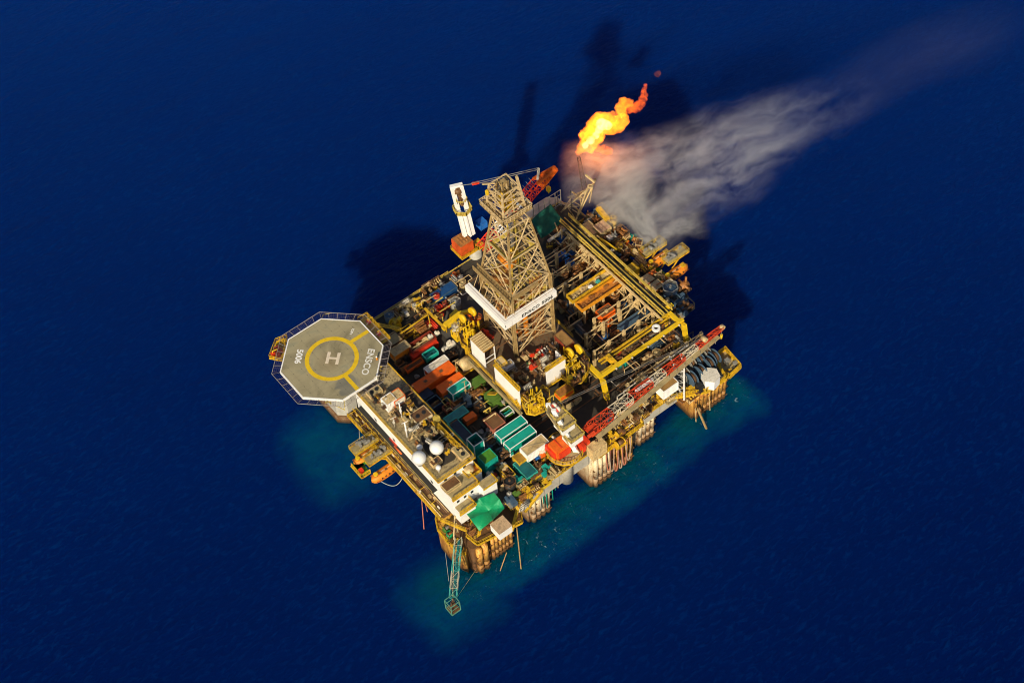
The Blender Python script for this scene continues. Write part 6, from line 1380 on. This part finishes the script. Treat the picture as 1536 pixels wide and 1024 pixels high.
# every small machine gets the words that place it between its two nearest landmarks
LM = [(556,490,36,'the helideck stairs'),(598,522,26,'the cream roofed container'),(590,508,26,'the tan roofed container'),(560,586,35,'the roof fans'),(583,598,37,'the tan roof cabin'),(665,436,25,'the blue container'),(652,470,26,'the yellow A beams'),(630,510,26,'the dark red rack'),(645,529,26,'the small teal basket'),
 (650,564,26,'the longest orange container'),(675,574,26,'the shorter orange container'),(697,539,26,'the cream arched hut'),(722,512,38,'the ribbed shed'),(700,426,49,'the name board end'),(757,487,47,'the name board corner'),(771,533,31,'the front derrick leg'),(828,497,31,'the right derrick leg'.replace('right','east')),(727,492,31,'the west derrick leg'),
 (760,580,36,'the long windwall'),(828,550,36,'the south windwall'),(846,507,36,'the brown equipment room'),(862,524,35,'the yellow hoist drums'),(700,472,34,'the yellow hoist arm'),(850,585,27,'the orange winch skid'),(688,579,26,'the white framed teal container'),(716,571,26,'the olive tank'),(738,593,26,'the green generator box'),
 (712,659,29,'the teal tower container'),(741,631,26,'the faded red skid'),(684,622,26,'the dark teal container'),(704,624,25,'the orange machine'),(760,617,25,'the white rimmed basket'),(766,640,27,'the north twin container'),(780,655,27,'the south twin container'),(731,684,28,'the green roofed tank'),(705,705,30,'the orange roofed store'),
 (735,762,25,'the emerald tarpaulin'),(751,787,25,'the white lookout cabin'),(674,799,11,'the green drum'),(688,806,17,'the burner boom root'),(790,745,22,'the yellow corner girders'),(782,684,26,'the mustard roofed box'),(801,667,27,'the white deck cabin'),(837,667,29,'the orange crane cab'),(852,705,20,'the crane pedestal'),(845,630,36,'the white crane tower'),
 (895,666,27,'the tan electrical box'),(885,638,31,'the boom root'),(935,600,31,'the first white boom section'),(965,575,31,'the middle of the boom'),(1083,491,31,'the boom tip'),(1000,574,28,'the tan roofed cabin'),(1018,565,27,'the white boom rest'),(1048,545,26,'the cable reels'),(1094,541,21,'the yellow basket'),(1066,562,26,'the hexagonal hut'),
 (895,555,30,'the west gantry end'),(960,520,30,'the gantry girder'),(1022,478,30,'the east gantry end'),(984,492,30,'the white ring bearing'),(952,479,26,'the dusty blue container'),(908,465,29,'the orange crate'),(905,436,30,'the orange trough'),(888,428,30,'the yellow trough'),(884,417,25,'the small dark container'),
 (845,330,32,'the north catwalk end'),(900,380,32,'the upper catwalk'),(950,425,32,'the middle of the catwalk'),(990,460,32,'the south catwalk end'),(875,300,35,'the flare mast'),(820,330,30,'the teal netting'),(903,340,27,'the pink roofed store'),(884,343,27,'the beige hatch house'),(948,401,28,'the yellow winch house'),
 (988,388,24,'the north east lifeboat'),(1013,408,24,'the south east lifeboat'),(970,418,25,'the first cream roofed box'),(985,427,25,'the second cream roofed box'),(631,621,35,'the roof vent plant'),(655,671,38,'the middle radome'),(628,687,38,'the west radome'),(594,592,37,'the orange plant room'),(670,652,35,'the roof lattice girder'),(691,677,35,'the corner fan box'),
 (693,359,33,'the north crane house'),(915,664,19,'the hose loops'),(820,722,18,'the teal risers')]
LMP = [(P(a,b,c),t_) for a,b,c,t_ in LM]
def place_labels(items, nouns, sizes):
    used = {}
    for o,c_,k_,sc,q in items:
        ds = sorted(LMP, key=lambda e: (V((e[0].x,e[0].y))-V((q.x,q.y))).length + abs(e[0].z-q.z)*.4)
        sz = sizes[0] if sc < .75 else sizes[1] if sc < 1.05 else sizes[2]
        nn_ = nouns[k_] if isinstance(nouns, dict) else nouns
        for form in (f"{sz}{c_} {nn_} between {ds[0][1]} and {ds[1][1]}", f"{sz}{c_} {nn_} beside {ds[0][1]}", f"{sz}{c_} {nn_} between {ds[0][1]} and {ds[2][1]}", f"{sz}{c_} {nn_} near {ds[1][1]}"):
            if form not in used and len(form.split()) <= 16: break
        else: form = f"{sz}{c_} {nn_} beside {ds[0][1]}"
        used[form] = 1; o['label'] = form; o['group'] = f"{nn_} pieces about the platform"
place_labels(SCL, {'skid':'vessel skid','pump':'pump unit','vtank':'upright tank','crate':'box pile','valves':'valve manifold','pipes':'pipe bundle','bottles':'gas bottle rack','winch':'drum winch','duct':'bent duct','lamp':'lamp pole'}, ('small ','','large '))
place_labels(RUNS, 'bent pipe run', ('thin ','','thick '))
# posts with lamps and antennas on the house roof
def pole(px, py, z, h, label, mat=WHTR, r_=.1, arm=0, name='antenna_mast', cat='antenna'):
    q = P(px,py,z); t = thing(name, label, cat, (q.x,q.y,z)); m = MB(); m.tube(q, q+V((0,0,h)), r_, 8); m.build('pole', mat, t)
    m = MB(); m.beam(q+V((-.8,.2,h)), q+V((.9,-.2,h+.1)), .14); m.beam(q+V((0,0,h*.6)), q+V((.7,.3,h*.6)), .1); m.cbox(q+V((0,0,h*.45)), .5,.5,.5); m.build('crossarm', mat, t)
pole(603,627,34,7,'white antenna mast with crossarm rising from the middle of the house roof', WHT, .16)
pole(611,655,34,6.5,'white lattice antenna mast on the west half of the house roof', WHT, .2)
pole(592,640,34,4,'short antenna at the west rim of the house roof')
pole(567,575,34,3,'thin mast next to the helideck fans')
pole(687,570,23,9,'tan lamp mast beside the teal container', DRK, .12, name='lamp_mast', cat='mast')
pole(700,598,23,8,'tan lamp mast in the shade of the cargo deck', DRK, .12, name='lamp_mast', cat='mast')
# yellow lattice beams on the house roof edge
ya, yb = P(650,632,35.2), P(690,672,35.2)
t = thing('lattice_girder', 'yellow lattice girder lying along the east rim of the crew house roof', 'girder', ya); m = MB()
lattice({'y': m}, ya, yb, 1.0, 1.0, 12, 'y'*12, ch=.17, br=.11); m.build('girder', YEL, t)
q = P(655,628,35.4); m = MB(); m.tube((q.x,q.y,34),(q.x,q.y,35.8),1.0,14); o = m.build('hose_drum', YEL2); tag(o, 'round yellow hose drum at the north end of the roof girder', 'hose drum')
# yellow A shaped beams near the north edge
t = thing('a_frame_beams', 'pair of yellow beams forming an A over the red pipes near the north edge', 'frame', P(640,465,27)); m = MB()
m.beam(P(637,462,28), P(667,492,28), .6,.5); m.beam(P(641,468,28), P(646,490,27), .25,.3); m.beam(P(601,500,28), P(641,472,28), .35,.3); m.build('beams', YEL, t)
t = thing('yellow_hoist', 'bright yellow bent hoist arm with two round covers at the derrick foot', 'hoist', P(690,478,31)); m = MB()
m.beam(P(667,488,33), P(690,470,33), 1.1,1.0); m.beam(P(690,470,33), P(712,465,34), 1.0,.9); m.build('arm', YCLEAN, t)
for px,py in ((694,477),(709,467)):
    m = MB(); q = P(px,py,34.6); m.tube(q+V((-.45,0,0)), q+V((.45,0,0)), 1.35, 18); m.build('cover', YCLEAN, t)
t = thing('yellow_hoist', 'pair of bright yellow round hoist drums at the east platform of the drill floor', 'hoist', P(860,522,33)); m = MB()
for px,py in ((855,528),(868,523)):
    m = MB(); q = P(px,py,35.4); m.tube(q+V((-.4,0,0)), q+V((.4,0,0)), 1.45, 20); m.build('cover', YCLEAN, t)
    m = MB(); m.beam(q+V((.2,.2,-.4)), q+V((.6,.6,-4.2)), .5); m.build('arm', YEL, t)
for px,py,lb in ((844,518,'green fan cover beside the brown equipment room'),(790,543,'western small green light on the drill floor'),(795,548,'eastern small green light on the drill floor')):
    q = P(px,py,33); o = MB().tube((q.x,q.y,31),(q.x,q.y,32.6),.5 if 'fan' in lb else .3,12).build('green_cover', GRNV); tag(o, lb, 'cover')
q = P(826,523,32.2); t = thing('rib_panels', 'row of leaning white ribbed panels beside the derrick on the drill floor', 'panels', (q.x,q.y,31))
for k in range(7): m = MB(); m.beam((q.x-3.2+k*.9,q.y-1.2,31.3),(q.x-3.0+k*.9,q.y+1.3,32.4),.45,.12); m.build('panel', WHTR, t)
q = P(761,535,33); container('small cream drilling control box with round dials at the corner of the drill floor', 762,545,34.4, 2.6,1.5,2.0, WHT, CRM, WHT, name='control_box', cat='cabin')
container('tan ribbed box next to the control box on the drill floor', 751,541,37.9, 2.2,2.4,1.0, CRM, CRM, YEL, name='ribbed_box', cat='box')
q = P(674,799,11); o = MB().tube((q.x,q.y,9.4),(q.x,q.y,11),.9,14).build('green_drum', GRNV); tag(o, 'round green drum standing on the rusty sponson at the south corner', 'drum')

# ================================================================== FLAME
def flame_volume(name, strength, col, dens_scale, ns):
    m, nt = new_mat(name); L = nt.links; out = nn(nt, 'ShaderNodeOutputMaterial')
    g = nn(nt, 'ShaderNodeNewGeometry'); a = noise(nt, g.outputs['Position'], ns, 4, .6, .5)
    d = ramp(nt, a.outputs['Fac'], [(.38, (.18,.18,.18)), (.62, (1,1,1))])
    e = nn(nt, 'ShaderNodeEmission'); e.inputs[0].default_value = (*col, 1)
    L.new(math_(nt, 'MULTIPLY', d, strength), e.inputs[1])
    ab = nn(nt, 'ShaderNodeVolumeAbsorption'); ab.inputs['Density'].default_value = dens_scale; ab.inputs[0].default_value = (.6,.3,.1,1)
    ad = nn(nt, 'ShaderNodeAddShader'); L.new(e.outputs[0], ad.inputs[0]); L.new(ab.outputs[0], ad.inputs[1]); L.new(ad.outputs[0], out.inputs['Volume'])
    return m
def blob_mesh(name, balls, mat, vox, disp, seed=3):
    bm = bmesh.new()
    for c, r_ in balls: bmesh.ops.create_icosphere(bm, subdivisions=3, radius=r_, matrix=Matrix.Translation(c))
    me = bpy.data.meshes.new(name); bm.to_mesh(me); bm.free(); o = bpy.data.objects.new(name, me); COL.objects.link(o)
    r_ = o.modifiers.new('r','REMESH'); r_.mode = 'VOXEL'; r_.voxel_size = vox
    for sc, am in disp:
        tx = bpy.data.textures.new('t','CLOUDS'); tx.noise_scale = sc; tx.noise_depth = 3; d = o.modifiers.new('d','DISPLACE'); d.texture = tx; d.texture_coords = 'GLOBAL'; d.strength = am; d.mid_level = .5
    dg = bpy.context.evaluated_depsgraph_get(); me2 = bpy.data.meshes.new_from_object(o.evaluated_get(dg)); o.modifiers.clear(); o.data = me2
    me2.materials.clear(); me2.materials.append(mat); return o
r = random.Random(5); balls = []
fpath = [(868,228,.9),(876,218,1.6),(885,213,2.0),(880,203,1.7),(893,208,2.3),(905,198,2.6),(897,187,2.2),(890,182,1.6),(908,184,2.5),(920,186,2.2),(928,178,2.2),(936,172,1.7),(932,160,1.5),(941,161,1.8),(950,160,1.8),(958,157,1.5),(963,150,1.2),(961,141,1.2),(966,134,.9),(968,127,.6),(912,172,1.6),(899,221,1.2)]
FZ = 44
fpath = [(868,228,.9),(873,222,1.5),(880,217,2.2),(886,210,2.7),(893,204,2.6),(879,201,1.7),(884,196,1.5),(890,188,2.2),(898,184,2.9),(907,184,3.0),(915,189,2.6),(926,186,2.4),(934,180,2.0),(932,171,1.5),(931,162,1.7),(937,155,1.6),(945,154,1.2)]
ftip = [(944,163,1.5),(953,163,1.6),(959,157,1.6),(964,149,1.4),(966,141,1.2),(967,134,.95),(968,128,.7),(894,222,1.3),(905,224,1.5),(914,227,1.2)]
fcore = [(878,218,1.0),(886,211,1.3),(894,203,1.2),(899,195,1.2),(903,187,1.8),(911,188,1.4)]
for px,py,rr in fpath:
    z = FZ+(px-868)*.06; q = P(px,py,z); balls.append((q, rr*1.02))
    for k in range(3): balls.append((q+V((r.uniform(-1,1),r.uniform(-1,1),r.uniform(-1,1)))*rr*.75, rr*r.uniform(.35,.5)))
o = blob_mesh('gas_flame', balls, flame_volume('flame_gas', 1.25, (1,.215,.005), .03, .35), .24, [(2.4,1.2),(.9,.8),(.35,.3)])
fb_ = []
for px,py,rr in ftip: fb_.append((P(px,py,FZ+(px-868)*.06), rr))
o2 = blob_mesh('flame_tip', fb_, flame_volume('flame_tip_gas', .62, (1,.13,.004), .04, .5), .2, [(2.0,1.3),(.7,.8)]); o2.parent = o
fb_ = []
for px,py,rr in fcore: fb_.append((P(px,py,FZ+(px-868)*.06), rr))
o2 = blob_mesh('flame_core', fb_, flame_volume('flame_core_gas', .9, (1,.62,.30), .0, .6), .2, [(1.2,.7)]); o2.parent = o
tag(o, 'bright yellow orange gas flame trailing away from the north corner of the platform', 'flame')
q = P(987,110,52); balls = [(q+V((r.uniform(-1,1),r.uniform(-1,1),r.uniform(-.6,.6)))*.6, r.uniform(.5,.9)) for k in range(7)]
o = blob_mesh('flame_puff', balls, flame_volume('puff_gas', .13, (1,.22,.10), .3, .5), .2, [(1.2,.5)])
tag(o, 'small detached red puff of burning gas beyond the tip of the flame', 'flame')
pd = bpy.data.lights.new('flame_light','POINT'); pd.energy = 6500; pd.color = (1,.34,.06); pd.shadow_soft_size = 4; po = bpy.data.objects.new('flame_light', pd); COL.objects.link(po); po.location = P(890,216,FZ-1)

# ================================================================== WATER SPRAY / MIST
def mist(name, label, p0, p1, half_w0, half_w1, hz0, hz1, thick, density, scale, col=(.80,.76,.78), s_fade=(.0,.08,.55,1.0), curve=0.0, seed=0.0, thr=.40, soft=.34, wisp=7.0):
    """a volume box built round the straight axis p0->p1; density falls off across and along it"""
    d = p1-p0; L_ = V((d.x,d.y,0)).length; ang = math.atan2(d.y,d.x)
    wmax = max(half_w0, half_w1)+abs(curve)+2; zt_ = max(abs(p1.z-p0.z),0)
    m_ = MB(); m_.box(0, L_, -wmax, wmax, -thick-1, zt_+thick+1)
    m, nt = new_mat(name+'_volume'); Lk = nt.links; out = nn(nt, 'ShaderNodeOutputMaterial')
    tc = nn(nt, 'ShaderNodeTexCoord'); s = nn(nt, 'ShaderNodeSeparateXYZ'); Lk.new(tc.outputs['Object'], s.inputs[0]); X, Y, Z = s.outputs
    u_ = math_(nt, 'DIVIDE', X, L_)
    mp = nn(nt, 'ShaderNodeMapping'); Lk.new(tc.outputs['Object'], mp.inputs[0]); mp.inputs['Scale'].default_value = (scale, scale*wisp, scale*wisp*.5); mp.inputs['Location'].default_value = (seed,seed*.7,0)
    wn = noise(nt, tc.outputs['Object'], scale*.9, 3, .6); 
    mb_ = nn(nt, 'ShaderNodeVectorMath', operation='MULTIPLY_ADD'); Lk.new(wn.outputs['Color'], mb_.inputs[0]); mb_.inputs[1].default_value = (2.2,3.6,1.6); Lk.new(mp.outputs[0], mb_.inputs[2])
    n1 = noise(nt, mb_.outputs[0], 1.0, 9, .72)
    yc = math_(nt, 'MULTIPLY', math_(nt, 'SINE', math_(nt, 'MULTIPLY', u_, 3.14159)), curve)
    wob = math_(nt, 'MULTIPLY_ADD', wn.outputs['Fac'], wmax*.5, -wmax*.25)
    ww = math_(nt, 'MULTIPLY_ADD', u_, half_w1-half_w0, half_w0)
    t_ = math_(nt, 'DIVIDE', math_(nt, 'ABSOLUTE', math_(nt, 'ADD', math_(nt, 'SUBTRACT', Y, yc), wob)), ww)
    lat = nn(nt, 'ShaderNodeMapRange', interpolation_type='SMOOTHSTEP'); Lk.new(t_, lat.inputs[0]); lat.inputs[1].default_value = 1.0; lat.inputs[2].default_value = .15
    zc_ = math_(nt, 'MULTIPLY', u_, p1.z-p0.z)
    zz_ = math_(nt, 'DIVIDE', math_(nt, 'ABSOLUTE', math_(nt, 'SUBTRACT', Z, zc_)), thick)
    ver = nn(nt, 'ShaderNodeMapRange', interpolation_type='SMOOTHSTEP'); Lk.new(zz_, ver.inputs[0]); ver.inputs[1].default_value = 1.0; ver.inputs[2].default_value = .2
    fi = nn(nt, 'ShaderNodeMapRange', interpolation_type='SMOOTHSTEP'); Lk.new(u_, fi.inputs[0]); fi.inputs[1].default_value = s_fade[0]; fi.inputs[2].default_value = s_fade[1]
    fo = nn(nt, 'ShaderNodeMapRange', interpolation_type='SMOOTHSTEP'); Lk.new(u_, fo.inputs[0]); fo.inputs[1].default_value = s_fade[3]; fo.inputs[2].default_value = s_fade[2]
    nz = nn(nt, 'ShaderNodeMapRange', interpolation_type='SMOOTHSTEP'); Lk.new(n1.outputs['Fac'], nz.inputs[0]); nz.inputs[1].default_value = thr; nz.inputs[2].default_value = thr+soft
    dn = math_(nt, 'MULTIPLY', lat.outputs[0], ver.outputs[0]); dn = math_(nt, 'MULTIPLY', dn, fi.outputs[0]); dn = math_(nt, 'MULTIPLY', dn, fo.outputs[0]); dn = math_(nt, 'MULTIPLY', dn, nz.outputs[0]); dn = math_(nt, 'MULTIPLY', dn, density)
    v = nn(nt, 'ShaderNodeVolumeScatter'); v.inputs['Color'].default_value = (*col,1); v.inputs['Anisotropy'].default_value = .1; Lk.new(dn, v.inputs['Density']); Lk.new(v.outputs[0], out.inputs['Volume'])
    o = m_.build(name, m); o.location = p0; o.rotation_euler = (0,0,ang); tag(o, label, 'mist')
    return o
mist('spray_mist', 'broad pale grey curtain of water spray drifting from the north east edge over the sea', P(930,302,33), P(1350,108,42), 27, 7, 0, 0, 3.0, .50, .045, curve=0, s_fade=(0,.06,-.05,.98), thr=.40, soft=.34, wisp=4.2, col=(.80,.79,.84))
mist('upper_mist', 'thin pale veil of spray above the curtain of mist by the flare mast', P(880,262,38), P(1250,165,42), 13, 10, 0, 0, 2.5, .40, .05, curve=0, s_fade=(0,.12,.1,1.0), thr=.40, soft=.36, wisp=4.2, seed=31, col=(.82,.78,.82))
mist('mist_streamer', 'faint thin streamer of mist trailing off toward the far open sea', P(1200,175,38), P(1570,0,50), 12, 16, 0, 0, 5, .007, .03, s_fade=(0,.45,.5,1.0), curve=2, seed=4, thr=.2, soft=.5)
mist('flame_mist', 'reddish mist right under the flame at the north corner', P(835,240,37), P(1010,245,39), 7.5, 8, 0, 0, 3.5, .36, .09, col=(.90,.60,.50), s_fade=(0,.18,.35,1.0), seed=9, thr=.33, wisp=3.5)  # red tint is the flame's glow, put into the mist colour
mist('low_mist', 'pinkish grey mist hanging around the flare mast at the north corner', P(838,288,32), P(985,262,34), 7.0, 9, 0, 0, 3.5, .26, .08, col=(.82,.74,.74), s_fade=(0,.2,.6,1.0), seed=19, thr=.33, wisp=3.5)
mist('spray_jet', 'white arc of water spray blown up from the north lifeboat davit', P(985,366,26), P(1068,338,30), 2.4, 6.5, 0, 0, 2, .75, .14, s_fade=(0,.05,.2,1.0), curve=4, seed=2, thr=.34, col=(.92,.88,.82), wisp=4)
mist('spray_jet', 'white fan of water spray rising from the edge beside the east lifeboats', P(978,366,26), P(915,292,32), 2.2, 8, 0, 0, 2.4, 1.0, .12, s_fade=(0,.04,.4,1.0), curve=-2, seed=6, thr=.32, col=(.92,.88,.82), wisp=4)
mist('spray_jet', 'white veil of water spray along the deck edge behind the stores', P(897,322,27), P(990,272,33), 6, 10, 0, 0, 2.8, .85, .10, s_fade=(0,.08,.3,1.0), seed=12, thr=.34, wisp=4, col=(.90,.87,.82))
